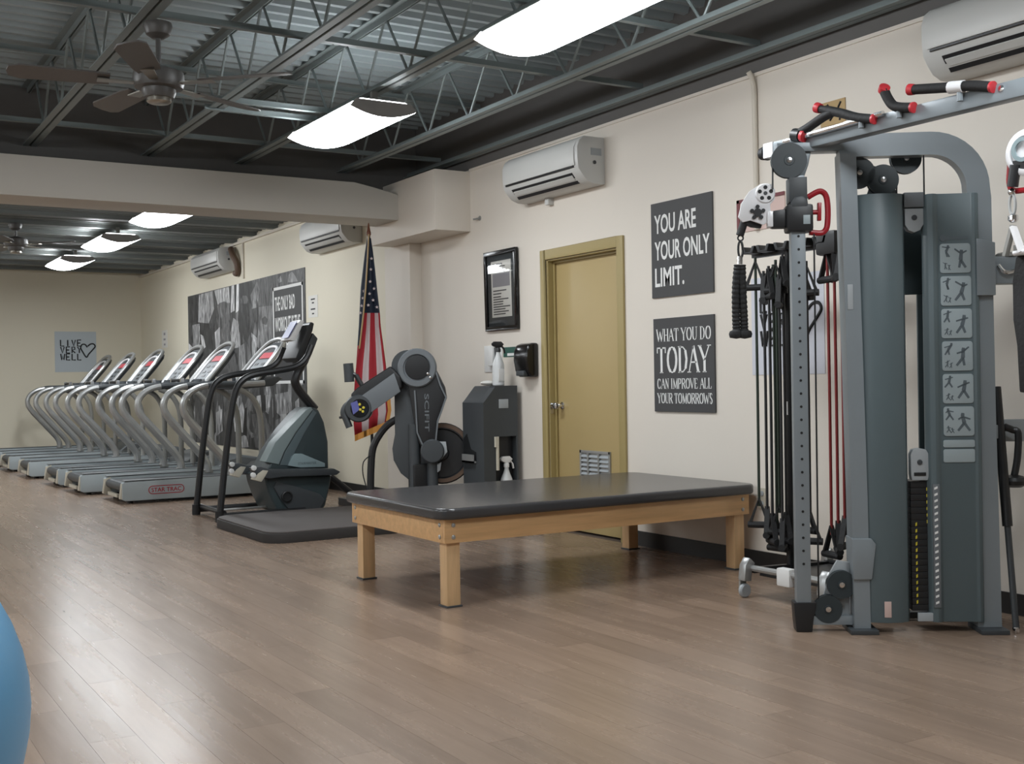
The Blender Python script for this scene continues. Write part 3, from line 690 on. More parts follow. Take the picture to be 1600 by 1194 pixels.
for i in range(70):                                     # background blotches of the print
    cx, cy = random.uniform(-mw/2+.1, mw/2-.1), random.uniform(-mh/2+.1, mh/2-.25); ww, hh = random.uniform(.05, .16), random.uniform(.12, .35)
    pts = []
    for a in range(9):
        k = random.uniform(.6, 1.1); pts.append((max(-mw/2, min(mw/2, cx+ww*k*math.cos(a*2*PI/9))), max(-mh/2, min(mh/2, cy+hh*k*math.sin(a*2*PI/9))), .0065+i*2e-6))
    b.poly(pts, random.choice([0, 1, 2, 3, 4, 5, 6, 7]))
for i, (g, pts) in enumerate(SHAPES): b.poly([mp_(*p)+(.007+i*6e-6,) for p in pts], gl_.index(g))
b.build('collage_print', ['g%d' % g for g in gl_], t, smooth=False)
qa = on(427, 450.6, 'X', WX); qb = on(474, 441, 'X', WX); x0, x1, y1 = MCY-qa.y, MCY-qb.y, qa.z-MCZ; y0 = y1-1.15
MB().bx(x0, x1, y0, y1, .0066, .0085).build('quote_field', 'poster', t)
b = MB(); e = .035
for (xa, xb, ya, yb) in ((x0, x1, y1-e, y1), (x0, x1, y0, y0+e), (x0, x0+e, y0, y1), (x1-e, x1, y0, y1)): b.bx(xa, xb, ya, yb, .0085, .01)
b.build('quote_border', 'ink_white', t, smooth=False)
for s, ww, k in (('THE ONLY BAD', .66, 0), ('WORKOUT IS THE', .82, 1), ('ONE THAT', .6, 2)):
    text_mesh('lettering', s, t, 'ink_white', 0, y1-.20-.245*k, .0088, ww, .17, .02, left=x0+.07)

# ------------------------------------------------------------------ treadmills
def make_treadmill():
    t = thing('treadmill', 'x', 'treadmill', (0, 0, 0), 0, 'row of treadmills')
    for s in (-1, 1):
        r = MB().prism([(0, s*.42, .045), (.03, s*.42, .03), (1.62, s*.42, .03), (1.62, s*.42, .235), (.02, s*.42, .215), (0, s*.42, .2)], (0, -s*.075, 0)).build('side_rail', 'tread_side', t, bevel=.008)
        MB().bx(.02, 1.6, min(s*.34, s*.42), max(s*.34, s*.42), .222, .231).build('foot_rail', 'tread_deck', r, bevel=.003)
        if s < 0:
            b = MB(); out = rrect(.34, .075, .035, 4)
            b.tube([(x+.42, -.4225, z+.125) for x, z in out], .004, 5, closed=True); b.build('badge_outline', 'red', r)
            o = text_mesh('lettering', 'STAR TRAC', r, 'red', 0, 0, 0, .29, .042, .01)
            for v in o.data.vertices: v.co = Vector((v.co.x+.42, -.4222-v.co.z*.5, v.co.y+.125))
    MB().bx(.05, 1.6, -.33, .33, .17, .195).build('running_belt', 'belt', t)
    MB().cyl((.05, -.335, .155), (.05, .335, .155), .045, 14).build('rear_roller', 'dark_grey', t)
    for s in (-1, 1):
        MB().prism([(-.02, s*.34, .05), (.06, s*.34, .04), (.06, s*.34, .22), (.0, s*.34, .2)], (0, s*.06, 0)).build('end_cap', 'cream_plastic', t, bevel=.008)
        MB().cyl((.1, s*.3, .0), (.1, s*.3, .06), .03, 12).build('foot', 'rubber', t)
        MB().cyl((1.75, s*.3, .0), (1.75, s*.3, .06), .03, 12).build('foot', 'rubber', t)
    MB().bx(-.005, .03, -.2, .2, .05, .085).build('rear_bar', 'cream_plastic', t, bevel=.006)
    hood = [(1.45, .03), (1.45, .22), (1.55, .30), (1.75, .34), (1.95, .31), (2.02, .2), (2.02, .05), (1.98, .03)]
    MB().prism([(x, -.42, z) for x, z in hood], (0, .84, 0)).build('motor_hood', 'tread_deck', t, bevel=.03, seg=3)
    for s in (-1, 1):
        y = s*.37
        pts = [(1.07, y, .21), (1.06, y, .30), (1.0, y, .40), (.90, y, .52), (.78, y, .66), (.67, y, .79), (.615, y, .89), (.62, y, .985), (.68, y, 1.065), (.79, y, 1.12), (.95, y, 1.14), (1.2, y, 1.14), (1.45, y, 1.15)]
        sc_ = [1.15, 1.1, 1.2, 1.25, 1.2, 1.1, 1, .95, .9, .9, .9, .9, .9]
        cv = curve(pts, 5); b = MB()
        b.tube(cv, .036, 10, scales=[sc_[min(i//5, 12)] for i in range(len(cv))])
        hr = b.build('handrail', 'silver', t)
        MB().bx(1.02, 1.12, y-.03, y+.03, .2, .24).build('foot_bracket', 'silver_dull', hr, bevel=.006)
        MB().tube(curve([(1.16, y, 1.10), (1.29, y, 1.03), (1.375, y, .9), (1.405, y, .75), (1.41, y, .55), (1.41, y, .2)], 5), .03, 10).build('upright', 'silver_dull', t)
        MB().tube(curve([(.86, y, 1.132), (.95, y, 1.142), (1.2, y, 1.142)], 4), .035, 10).build('rail_grip', 'dark_grey', hr)
    tray = [(1.12, 1.10), (1.2, 1.09), (1.55, 1.12), (1.66, 1.2), (1.6, 1.22), (1.42, 1.185), (1.15, 1.17)]
    tr_ = MB().prism([(x, -.37, z) for x, z in tray], (0, .74, 0)).build('console_tray', 'dark_grey', t, bevel=.02, seg=3)
    for s in (-1, 1): MB().lathe((1.3, s*.24, 1.18), (0, 0, 1), [(.045, 0), (.05, .03), (.042, .03), (.038, .005)], 14).build('cup_holder', 'mid_grey', tr_)
    MB().tube([(1.14, -.2, 1.2), (1.14, .2, 1.2)], .018, 8).build('grip_bar', 'black', t)
    for s in (-1, 1): MB().bx(1.12, 1.16, s*.2-.015, s*.2+.015, 1.165, 1.225).build('grip_clamp', 'chrome', t)
    # tilted console panel
    o_ = Vector((1.40, 0, 1.19)); up = Vector((.34, 0, .40)).normalized(); nn_ = Vector((-up.z, 0, up.x)); sd = Vector((0, -1, 0)); H = .52
    def cp(a, bb, c=0): return o_+sd*a+up*bb+nn_*c
    shape = [(-.31, 0), (-.31, .32), (-.25, .46), (-.14, H), (.14, H), (.25, .46), (.31, .32), (.31, 0)]
    pn = MB().prism([cp(a, bb, -.05) for a, bb in shape], nn_*.05).build('console', 'dark_grey', t, bevel=.012)
    arch = curve([cp(-.33, -.03, .01), cp(-.33, .2, .012), cp(-.32, .36, .012), cp(-.24, .5, .012), cp(-.1, H+.03, .012), cp(.1, H+.03, .012), cp(.24, .5, .012), cp(.32, .36, .012), cp(.33, .2, .012), cp(.33, -.03, .01)], 4)
    MB().tube(arch, .024, 8).build('console_frame', 'silver', t)
    arch = curve([cp(-.24, .0, .006), cp(-.24, .28, .008), cp(-.17, .42, .008), cp(0, .45, .008), cp(.17, .42, .008), cp(.24, .28, .008), cp(.24, .0, .006)], 4)
    MB().tube(arch, .016, 8).build('console_trim', 'alu', pn)
    MB().prism([cp(a, bb, .001) for a, bb in ((-.2, .02), (.2, .02), (.2, .27), (-.2, .27))], nn_*.004).build('keypad', 'mid_grey', pn)
    MB().prism([cp(a, bb, .001) for a, bb in ((-.17, .29), (.17, .29), (.15, .37), (-.15, .37))], nn_*.006).build('display', 'screen_red', pn)
    for k, (a, bb) in enumerate(((-.1, .21), (.1, .21), (-.1, .13), (.1, .13), (0, .07))):
        MB().prism([cp(a+dx, bb+dz, .004) for dx, dz in ((-.05, -.015), (.05, -.015), (.05, .015), (-.05, .015))], nn_*.005).build('button', 'black', pn)
    return t
tm = make_treadmill()
TM = [(2.58, 11.86, 'treadmill nearest the camera, with a pale side panel and red badge, behind the stair climber'), (2.44, 13.12, 'second treadmill of the row counted from the stair climber'), (2.42, 14.27, 'third treadmill of the row counted from the stair climber'),
      (2.36, 15.88, 'fourth treadmill of the row counted from the stair climber'), (2.34, 17.38, 'fifth treadmill of the row, next to the last one'), (2.30, 18.75, 'last treadmill of the row, closest to the end wall')]
for i, (x, y, lb) in enumerate(TM):
    if i == 0: tm.location = (x, y, 0); tm['label'] = lb
    else: dup(tm, (x, y, 0), lb)

# ------------------------------------------------------------------ stair climber
SY0, SY1 = 9.45, 10.12; SYC = (SY0+SY1)/2
sx = thing('stair_climber', 'black and dark teal stair climber with tall tubular handrails beside the mural', 'stair climber', (3.4, SYC, 0))
SO = Vector((3.4, SYC, 0))
def S(x, y, Y): return on(x, y, 'Y', Y)-SO
def slab(name, pts, mt, Y0_, Y1_, par, bevel=.02, seg=3):
    return MB().prism([S(x, y, Y0_) for x, y in pts], (0, Y1_-Y0_, 0)).build(name, mt, par, bevel=bevel, seg=seg)
RP = [(343, 808), (352, 720), (362, 640), (370, 607), (382, 592), (400, 585), (430, 580), (462, 573), (478, 560), (487, 540)]
for yy in (SY0, SY1):
    pts = [S(x, y, SY0) for x, y in RP]; pts[0].z = .03
    for p in pts: p.y = yy-SYC
    MB().tube(curve(pts, 5), .028, 10).build('handrail', 'black', sx)
    q = pts[0]
    MB().tube([(q.x, q.y, .045), (q.x+.75, q.y, .045)], .026, 10).build('base_tube', 'black', sx)
    MB().cyl((q.x, q.y, 0), (q.x, q.y, .09), .036, 12).build('foot', 'rubber', sx)
MB().tube([S(343, 808, SY0)*1+Vector((.04, 0, .03)), S(343, 808, SY0)+Vector((.04, SY1-SY0, .03))], .022, 8).build('cross_tube', 'black', sx)
MB().tube([Vector((S(350, 806, SY0).x+.1, .0, .06)), Vector((S(350, 806, SY0).x+.55, .0, .06))], .012, 8).build('floor_rod', 'silver', sx)
BY0, BY1 = 9.58, 10.0
slab('lower_body', [(413, 742), (416, 758), (424, 780), (434, 801), (460, 806), (500, 803), (509, 790), (516, 760), (519, 742)], 'teal', BY0-.05, BY1+.05, sx, .03)
side = slab('side_cover', [(432, 752), (428, 762), (438, 780), (452, 797), (468, 803), (498, 800), (508, 782), (500, 772), (470, 762)], 'dark_grey', BY0-.065, BY0-.045, sx, .008)
p = S(448, 776, BY0-.07); MB().lathe(p, (0, -1, 0), [(.05, -.01), (.05, .012), (.04, .016), (.035, .006), (.01, .004)], 18).build('badge', 'black', sx)
slab('upper_fin', [(418, 735), (432, 705), (455, 672), (478, 645), (490, 636), (498, 640), (507, 660), (513, 690), (514, 735)], 'teal', BY0, BY1, sx, .04)
slab('fin_edge', [(415, 722), (430, 692), (455, 665), (478, 641), (486, 636), (489, 640), (462, 676), (444, 706), (436, 726)], 'teal_light', BY0-.008, BY0+.16, sx, .006)
slab('fin_stripe', [(438, 727), (446, 706), (464, 676), (490, 641), (495, 645), (474, 680), (458, 712), (452, 728)], 'shroud', BY0-.004, BY0+.1, sx, .004)
bd = slab('side_badge', [(451, 728), (457, 713), (462, 709), (472, 709), (508, 724), (508, 730), (470, 731)], 'teal_badge', BY0-.03, BY0+.02, sx, .006)
o = text_mesh('lettering', 'STAIRMASTER', bd, 'shroud', 0, 0, 0, .17, .022, .0)
q = S(480, 724, BY0-.031)
for v in o.data.vertices: v.co = Vector((v.co.x+q.x, q.y-v.co.z, v.co.y+q.z))
for yy, nm in ((BY0-.14, 'pedal_arm'), (BY1+.02, 'pedal_arm')):
    Yp = yy
    a = [S(x, y, BY0-.1) for x, y in ((392, 731), (406, 729), (420, 733), (520, 732), (530, 737), (524, 742), (440, 745), (418, 748), (398, 742))]
    off = Vector((0, yy-(BY0-.1), 0))
    pa = MB().prism([p_+off for p_ in a], (0, .12, 0)).build(nm, 'dark_grey', sx, bevel=.012)
    MB().prism([S(x, y, BY0-.1)+off+Vector((0, -.004, 0)) for x, y in ((400, 740), (408, 734), (417, 735), (412, 744), (406, 753), (396, 750))], (0, .128, 0)).build('pedal_tip', 'cream_plastic', pa, bevel=.008)
    for (x, y) in ((394, 731), (393, 742)):
        MB().lathe(S(x, y, BY0-.1)+off, (0, -1, 0), [(.022, -.01), (.022, .012), (.012, .016), (.002, .016)], 12).build('pedal_button', 'white', pa)
MB().tube(curve([S(492, 640, SYC), S(480, 626, SYC), S(466, 608, SYC), (S(461, 595, SYC)), S(466, 580, SYC), S(476, 562, SYC)], 5), .04, 10).build('neck', 'black', sx)
cs = slab('console', [(462, 560), (467, 548), (482, 508), (486, 503), (491, 505), (489, 516), (478, 545), (470, 566)], 'black', 9.60, 9.95, sx, .01)
slab('console_back', [(470, 572), (478, 545), (489, 520), (497, 529), (490, 548), (480, 571)], 'dark_grey', 9.66, 9.90, sx, .012)
sp_ = [S(x, y, 9.62) for x, y in ((454, 531), (472, 499), (478, 502), (463, 533))]
for p in sp_: p.x += .005; p.y += .05
MB().prism(sp_, (0, .22, 0)).build('screen_housing', 'white', cs, bevel=.006)
a, bq = S(455.5, 528, 9.62), S(470, 502, 9.62); dd = (bq-a); nrm = Vector((-dd.z, 0, dd.x)).normalized()
MB().prism([a+nrm*.006+Vector((0, .07, 0)), bq+nrm*.006+Vector((0, .07, 0)), bq+nrm*.006+Vector((0, .23, 0)), a+nrm*.006+Vector((0, .23, 0))], nrm*.004).build('display', 'screen_blue', cs)
MB().tube([(S(515, 750, SYC).x, 0, .3), (S(560, 770, SYC).x, 0, .07)], .03, 8).bx(S(548, 770, SYC).x-.02, S(548, 770, SYC).x+.1, -.2, .25, 0, .07).build('front_leg', 'black', sx, bevel=.005)

# ------------------------------------------------------------------ low platform and arm ergometer
out = []
for x, y in rrect(1.56, 1.35, .16, 5, 3.55, 8.53): out.append((x, y, 0))
pt = thing('low_platform', 'low dark grey platform on the floor under the arm ergometer', 'platform', (3.55, 8.53, 0))
MB().prism([(x-3.55, y-8.53, 0) for x, y, z in out], (0, 0, .07)).build('base', 'platform_side', pt, bevel=.004)
MB().prism([((x-3.55)*.985, (y-8.53)*.985, .07) for x, y, z in out], (0, 0, .012)).build('deck_mat', 'platform', pt, bevel=.003)
EQ = (4.02, 8.33, .082); EP = Plane((EQ[0], EQ[1], 0), (.853, -.5215))
eg = thing('arm_ergometer', 'dark grey arm ergometer with flywheel and crank head in front of the flag', 'exercise machine', EQ)
ZB = Vector((0, 0, -EQ[2]))
def G(x, y, off=0): return EP.at(x, y, off)+ZB
nE = EP.n
def eprism(name, pts, mt, o0, o1, par=None, bevel=.01, seg=2):
    return MB().prism([G(x, y, o0) for x, y in pts], nE*(o1-o0)).build(name, mt, par or eg, bevel=bevel, seg=seg)
def edisc(mb, x, y, o0, prof, seg=28, mi=0, caps=True): return mb.lathe(G(x, y, o0), nE, prof, seg, mi, caps)
zf = lambda p: Vector((p.x, p.y, 0))
p1, p2 = G(648, 745), G(676, 745)
MB().bx(p1.x-.05, p2.x+.05, p1.y-.22, p1.y+.22, 0, .05).build('base_frame', 'black', eg, bevel=.01)
for pp_ in (p1, p2): MB().cyl(zf(pp_), pp_+Vector((0, 0, .42)), .045, 14).build('post', 'dark_grey', eg)
MB().bx(p1.x-.03, p2.x+.03, p1.y-.06, p1.y+.06, .05, .4).build('post_cover', 'black', eg, bevel=.012)
eprism('drive_housing', [(618, 600), (619, 678), (615, 700), (617, 718), (628, 738), (645, 752), (672, 752), (684, 735), (684, 600), (660, 560), (630, 560)], 'dark_grey', -.14, -.02, bevel=.02)
fw_ = MB(); edisc(fw_, 691, 708, -.10, [(.04, 0), (.17, .0), (.175, .012), (.19, .012), (.19, -.012), (.24, -.012), (.245, 0), (.245, .05), (.235, .062), (.2, .062), (.19, .045), (.06, .045), (.05, .055), (.0001, .055)], 40); fw_.build('flywheel', 'black', eg)
fr_ = MB(); edisc(fr_, 691, 708, -.040, [(.205, 0), (.236, 0), (.236, .006), (.205, .006), (.205, 0)], 40, 0, False); fr_.build('flywheel_rim', 'brown_duct', eg)
eprism('link_housing', [(634, 560), (640, 552), (655, 547), (668, 552), (681, 575), (696, 605), (699, 622), (690, 640), (684, 660), (682, 690), (676, 705), (663, 706), (655, 690), (648, 660), (640, 610)], 'black', -.02, .05, bevel=.015)
MB().bar([G(x, y, .052) for x, y in ((648, 610), (650, 640), (652, 676), (660, 694), (666, 702))], .012, .022, nE).build('frame_strip', 'mid_grey', eg)
MB().bar([G(x, y, .052) for x, y in ((681, 580), (688, 602), (697, 621), (690, 642), (684, 658), (681, 690))], .012, .036, nE).build('frame_strip', 'mid_grey', eg)
o = text_mesh('lettering', 'SCIFIT', eg, 'mid_grey', 0, 0, 0, .30, .035, .01, rot=-PI/2)
q = G(667, 645, .0515)
for v in o.data.vertices: v.co = q+EP.d*v.co.x+Vector((0, 0, v.co.y))+nE*v.co.z
MB().lathe(G(640, 573, -.14), nE, [(.0001, 0), (.10, 0), (.125, .03), (.13, .10), (.13, .17)], 28).build('top_drum', 'dark_grey', eg)
b = MB(); edisc(b, 652, 575, .04, [(.155, -.03), (.155, .03), (.145, .04), (.11, .04), (.105, .03), (.0001, .03)], 32); b.build('top_disc', 'mid_grey', eg)
b = MB(); edisc(b, 652, 574, .068, [(.1, 0), (.095, .012), (.05, .016), (.0001, .016)], 28); b.build('disc_hub', 'black', eg)
for (x, y) in ((673, 590), (669, 584)):
    b = MB(); edisc(b, x, y, .08, [(.012, 0), (.012, .01), (.0001, .012)], 10); b.build('lock_pin', 'chrome', eg)
b = MB(); edisc(b, 676, 705, .04, [(.095, 0), (.095, .03), (.085, .04), (.05, .042), (.0001, .042)], 28); b.build('lower_disc', 'dark_grey', eg)
eprism('brake_bracket', [(684, 690), (697, 690), (699, 706), (690, 718), (686, 712)], 'light_grey', .04, .055, bevel=.003)
eprism('brake_bracket', [(683, 725), (690, 722), (688, 735), (678, 742)], 'light_grey', .0, .02, bevel=.003)
ar = eprism('crank_arm', [(612, 572), (628, 588), (630, 606), (585, 640), (572, 652), (556, 640), (550, 616), (560, 606)], 'black', .0, .09, bevel=.02, seg=3)
eprism('arm_face', [(616, 583), (626, 612), (578, 646), (566, 618)], 'mid_grey', .085, .1, ar, bevel=.006)
b = MB(); edisc(b, 562, 638, .02, [(.0001, -.02), (.10, -.02), (.11, 0), (.11, .07), (.1, .085), (.0001, .09)], 28); b.build('crank_head', 'dark_grey', eg)
b = MB(); edisc(b, 562, 638, .105, [(.075, 0), (.07, .008), (.0001, .01)], 24); cd = b.build('head_screen', 'black_gloss', eg)
eprism('head_display', [(548, 630), (558, 626), (562, 640), (552, 648)], 'screen_blue', .114, .118, cd, bevel=0)
for (x, y) in ((563, 640), (568, 637), (562, 632), (567, 643)):
    b = MB(); edisc(b, x, y, .112, [(.012, 0), (.010, .006), (.0001, .007)], 8); b.build('button', 'yellow', cd)
MB().tube(curve([G(556, 628, .06), G(542, 634, .06), G(537, 645, .06), G(541, 655, .06), G(546, 668, .06)], 4), .028, 10).build('handle', 'dark_grey', eg)
MB().tube([G(545, 649, .06), G(530, 653, .06)], .022, 10, scales=[1, .4]).build('handle_knob', 'black', eg)
MB().tube([G(567, 605, -.02), G(556, 586, -.02)], .02, 8).build('grip_rod', 'black', eg)
b = MB(); b.tube([G(544, 568, -.02), G(545, 580, -.02), G(546, 597, -.02)], .04, 12); b.build('grip', 'dark_grey', eg)
MB().tube([G(556, 586, -.02), G(545, 582, -.02)], .016, 8).build('grip_rod', 'black', eg)
pts = [G(622, 654, -.08), G(606, 664, -.08), G(592, 681, -.08), G(583, 700, -.08), G(580, 725, -.08), G(579, 768, -.08), G(579, 768, -.08)]; pts[-1].z = 0
MB().tube(curve(pts, 5), .03, 10).build('side_tube', 'black', eg)
pts = [G(578, 712, -.05), G(568, 722, -.05), G(567, 740, -.05), G(572, 760, -.05), G(576, 772, -.05)]
MB().tube(curve(pts, 4), .005, 6).build('cable', 'black', eg)

# ------------------------------------------------------------------ flag
FY = 9.33; fp = on(577, 420, 'Y', FY)
flag = thing('flag_on_pole', 'american flag draped down a tall pole near the boxed soffit', 'flag', (fp.x, FY, 0))
FO = Vector((fp.x, FY, 0))
FPn = Plane((fp.x, FY, 0), (.853, -.5215))
MB().cyl((0, 0, .06), (0, 0, 2.43), .013, 10).build('pole', 'black', flag)
MB().lathe((0, 0, 2.43), (0, 0, 1), [(.013, 0), (.02, .01), (.02, .03), (.014, .05), (.005, .11), (.0001, .12)], 12).build('finial', 'pole_wood', flag)
MB().lathe((0, 0, 0), (0, 0, 1), [(.17, 0), (.17, .02), (.12, .045), (.03, .06), (.02, .1)], 24).build('stand', 'black', flag)
rows = [(372, 573.5, 575.5, 579.5), (395, 570, 574, 583), (420, 567, 572.5, 586), (450, 563.5, 570.5, 589), (480, 562, 568.5, 592.5), (489, 561.5, 568, 593.5), (510, 560.5, 566, 595), (540, 558.5, 562, 599),
        (570, 556.5, 557, 603), (600, 554, 554.2, 606), (630, 552, 552.2, 608), (655, 552.5, 552.8, 609), (672, 554, 554.4, 606)]
FR = [0, .10, .22, .32, .42, .55, .68, .79, .9, 1.0]; MI = [0, 0, 1, 1, 0, 0, 1, 1, 0]   # red 0, white 1, blue 2
b = MB(); grid = []
for (y, xl, xc, xr) in rows:
    line = []
    yl, yr = (y, y) if y < 640 else (y+8, y-14)
    for k in range(3):
        t_ = k/3; x = xl+(xc-xl)*t_; line.append(FPn.at(x, yl, -.03+.02*math.sin(PI*t_)))
    for f_ in FR:
        x = xc+(xr-xc)*f_; yy = yl+(yr-yl)*f_
        line.append(FPn.at(x, yy, .02+.022*math.sin(f_*PI*4.2+y*.004)*(min(1, (y-360)/120))))
    grid.append(line)
nc = len(grid[0])
vs = [p for l in grid for p in l]; k0 = len(b.v); b.v += vs
for i in range(len(rows)-1):
    for j in range(nc-1):
        if j < 3: mi = 2 if rows[i][0] < 520 else 0
        else: mi = 2 if rows[i][0] < 485 else MI[j-3]
        b.f.append((i*nc+j, i*nc+j+1, (i+1)*nc+j+1, (i+1)*nc+j)); b.mi.append(mi)
cl = b.build('cloth', ['flag_red', 'flag_white', 'flag_blue'], flag, ang=80)
so = cl.modifiers.new('thickness', 'SOLIDIFY'); so.thickness = .003
b = MB()
for (x, y) in ((579.5, 421), (578.5, 440), (584.5, 451), (577.5, 459), (583, 469), (575.5, 477), (589, 480), (568.5, 455), (567, 466), (565, 478), (563.2, 489), (580.5, 404)):
    c0 = FPn.at(x, y, .05 if x > 570 else .0); pts = []
    for a in range(10):
        r = .016 if a % 2 == 0 else .007; pts.append(c0+FPn.d*(r*math.sin(a*PI/5))+Vector((0, 0, r*math.cos(a*PI/5))))
    b.prism(pts, FPn.n*.001)
b.build('star_print', 'flag_white', cl, smooth=False)
b = MB(); last = grid[-1]
for p, q in zip(last[3:-1], last[4:]): b.prism([p, q, q+Vector((0, 0, -.055)), p+Vector((0, 0, -.055))], FPn.n*.008)
b.build('fringe', 'gold', cl)
MB().bar([p+FPn.n*.01 for p in [l[-1] for l in grid[9:]]], .03, .01, FPn.n).build('fringe', 'gold', cl)
MB().tube([FPn.at(576, 366, .06), FPn.at(574.5, 400, .06), FPn.at(571.5, 450, .06), FPn.at(568, 490, .06), FPn.at(561.5, 545, .06)], .007, 6).build('cord', 'tan', cl)

# ------------------------------------------------------------------ dark supply cabinet with bottles
cab = thing('supply_cabinet', 'dark grey floor cabinet with sloped top against the wall left of the door', 'cabinet', (4.45, 7.71, 0))
pr = [(0, 0), (0, .965), (.02, .985), (.11, 1.09), (.12, 1.095), (.31, 1.095), (.31, 0)]
b = MB()                                   # body with a niche cut into its right face
def cabwall(y0, y1, lst): b.prism([(x, y0, z) for x, z in lst], (0, y1-y0, 0))
cabwall(.08, .33, pr)
cabwall(0, .08, [(0, 0), (0, .965), (.02, .985), (.105, 1.083), (.105, 0)])
b.bx(.105, .31, 0, .08, .70, 1.095); b.bx(.105, .31, 0, .08, 0, .18); b.bx(.295, .31, 0, .08, .18, .70)
b.build('body', 'dark_grey', cab)
MB().bx(.107, .293, .06, .079, .182, .698).build('niche_back', 'black', cab)
MB().bx(.14, .225, -.004, .002, .92, .99).build('label_plate', 'light_grey', cab, bevel=.002)
MB().prism([(-.003, .12, .5), (-.003, .32, .5), (-.003, .32, .68), (-.003, .26, .72), (-.003, .2, .6), (-.003, .12, .58)], (.006, 0, 0)).build('door_recess', 'black', cab)
MB().bx(-.03, .004, .12, .30, .495, .51).bx(-.03, -.02, .12, .3, .495, .56).build('tray', 'silver', cab)
MB().cyl((.115, -.012, .44), (.115, -.012, .70), .013, 10).cyl((.10, -.012, .62), (.10, -.012, .70), .012, 8).build('dispenser_tube', 'cream_plastic', cab)
MB().cyl((.125, -.012, .18), (.125, -.012, .24), .016, 10).build('tube_stub', 'white', cab)
def bottle(name, label, loc, s=1.0, head='white', grp='spray bottles'):
    t = thing(name, label, 'bottle', loc, 0, grp)
    MB().lathe((0, 0, 0), (0, 0, 1), [(r*s, h*s) for r, h in ((.034, 0), (.04, .006), (.04, .13), (.036, .15), (.02, .19), (.014, .21), (.014, .225))], 18).build('body', 'bottle', t)
    MB().bx(-.022*s, .022*s, -.042*s, -.036*s, .03*s, .11*s).build('label', 'white', t, bevel=.002)
    hd = MB().lathe((0, 0, .222*s), (0, 0, 1), [(.018*s, 0), (.018*s, .02*s), (.012*s, .03*s)], 14)
    hd.build('collar', head, t)
    MB().prism([(x*s, -.012*s, z*s) for x, z in ((-.045, .275), (-.04, .262), (-.012, .25), (.02, .25), (.04, .272), (.02, .29), (-.03, .29))], (0, .024*s, 0)).build('spray_head', head, t, bevel=.003)
    MB().bar([(.028*s, 0, .262*s), (.045*s, 0, .24*s), (.05*s, 0, .212*s)], .012*s, .008*s, (1, 0, 0)).build('trigger', head, t)
    return t
bottle('spray_bottle', 'pale spray bottle in the niche of the dark cabinet', (4.45+.215, 7.71+.025, .18), 1.25)
bottle('spray_bottle', 'clear spray bottle with a black nozzle on top of the dark cabinet', (4.45+.20, 7.71+.1, 1.095), 1.2, 'black')
o = MB().lathe((0, 0, 0), (0, 0, 1), [(.028, 0), (.03, .01), (.03, .12), (.0, .125)], 14)
t = thing('wipe_roll', 'crumpled white wipe lying beside the bottle on the cabinet', 'cloth', (4.45+.16, 7.71+.2, 1.095))
b = MB(); b.ball((0, 0, .022), .05, 12, sq=(1.3, .9, .42)); b.ball((.05, .02, .02), .04, 10, sq=(1, 1, .5)); b.build('folds', 'paper', t)

# ------------------------------------------------------------------ treatment table
TX0, TX1, TY0, TY1 = 2.65, 4.77, 5.03, 6.26
tb = thing('mat_table', 'low wooden treatment table with a black padded top', 'table', ((TX0+TX1)/2, (TY0+TY1)/2, 0))
hx, hy = (TX1-TX0)/2, (TY1-TY0)/2
pad = MB().prism([(x, y, .445) for x, y in rrect(2*hx, 2*hy, .09, 5)], (0, 0, .058)).build('padded_top', 'vinyl', tb, bevel=.02, seg=4)
ix, iy = hx-.045, hy-.045
for s in (-1, 1):
    MB().bx(-ix, ix, s*iy-(.022 if s > 0 else 0), s*iy+(.022 if s < 0 else 0), .325, .445).build('apron_long', 'maple', tb, bevel=.003)
    MB().bx(s*ix-(.022 if s > 0 else 0), s*ix+(.022 if s < 0 else 0), -iy+.022, iy-.022, .325, .445).build('apron_short', 'maple', tb, bevel=.003)
MB().bx(-ix+.02, ix-.02, -iy+.02, iy-.02, .425, .445).build('top_board', 'maple', tb)
for sx_ in (-1, 1):
    for sy_ in (-1, 1):
        cx, cy = sx_*(ix-.06), sy_*(iy-.06)
        lg = MB().bx(cx-.038, cx+.038, cy-.038, cy+.038, .008, .44).build('leg', 'maple_leg', tb, bevel=.004)
        MB().bx(cx-.045, cx+.045, cy-.045, cy+.045, 0, .009).build('foot_plate', 'dark_grey', lg, bevel=.002)
        for z in (.355, .415):
            MB().lathe((cx+.01*sx_, sy_*iy, z), (0, sy_, 0), [(.011, 0), (.011, .003), (.006, .006), (.0001, .006)], 12).build('bolt', 'silver', tb)
            MB().lathe((sx_*ix, cy+.01*sy_, z), (sx_, 0, 0), [(.011, 0), (.011, .003), (.006, .006), (.0001, .006)], 12).build('bolt', 'silver', tb)

# ------------------------------------------------------------------ cable machine
CQ = (3.975, 3.566, 0); CP = Plane(CQ, (.813, -.582)); P = CP.P; nC = CP.n; dC = CP.d
cmn = thing('cable_machine', 'tall grey cable machine with pull-up beam at the right edge', 'exercise machine', CQ)
def A(x, y, off=0): return CP.at(x, y, off)
def cprism(name, pts, mt, o0, o1, par=None, bevel=.003, seg=2):          # outline given as (u, z)
    return MB().prism([P(u, o0, z) for u, z in pts], nC*(o1-o0)).build(name, mt, par or cmn, bevel=bevel, seg=seg)
def cbox(name, u0, u1, n0, n1, z0, z1, mt, par=None, bevel=.003):
    return cprism(name, [(u0, z0), (u1, z0), (u1, z1), (u0, z1)], mt, n0, n1, par, bevel)
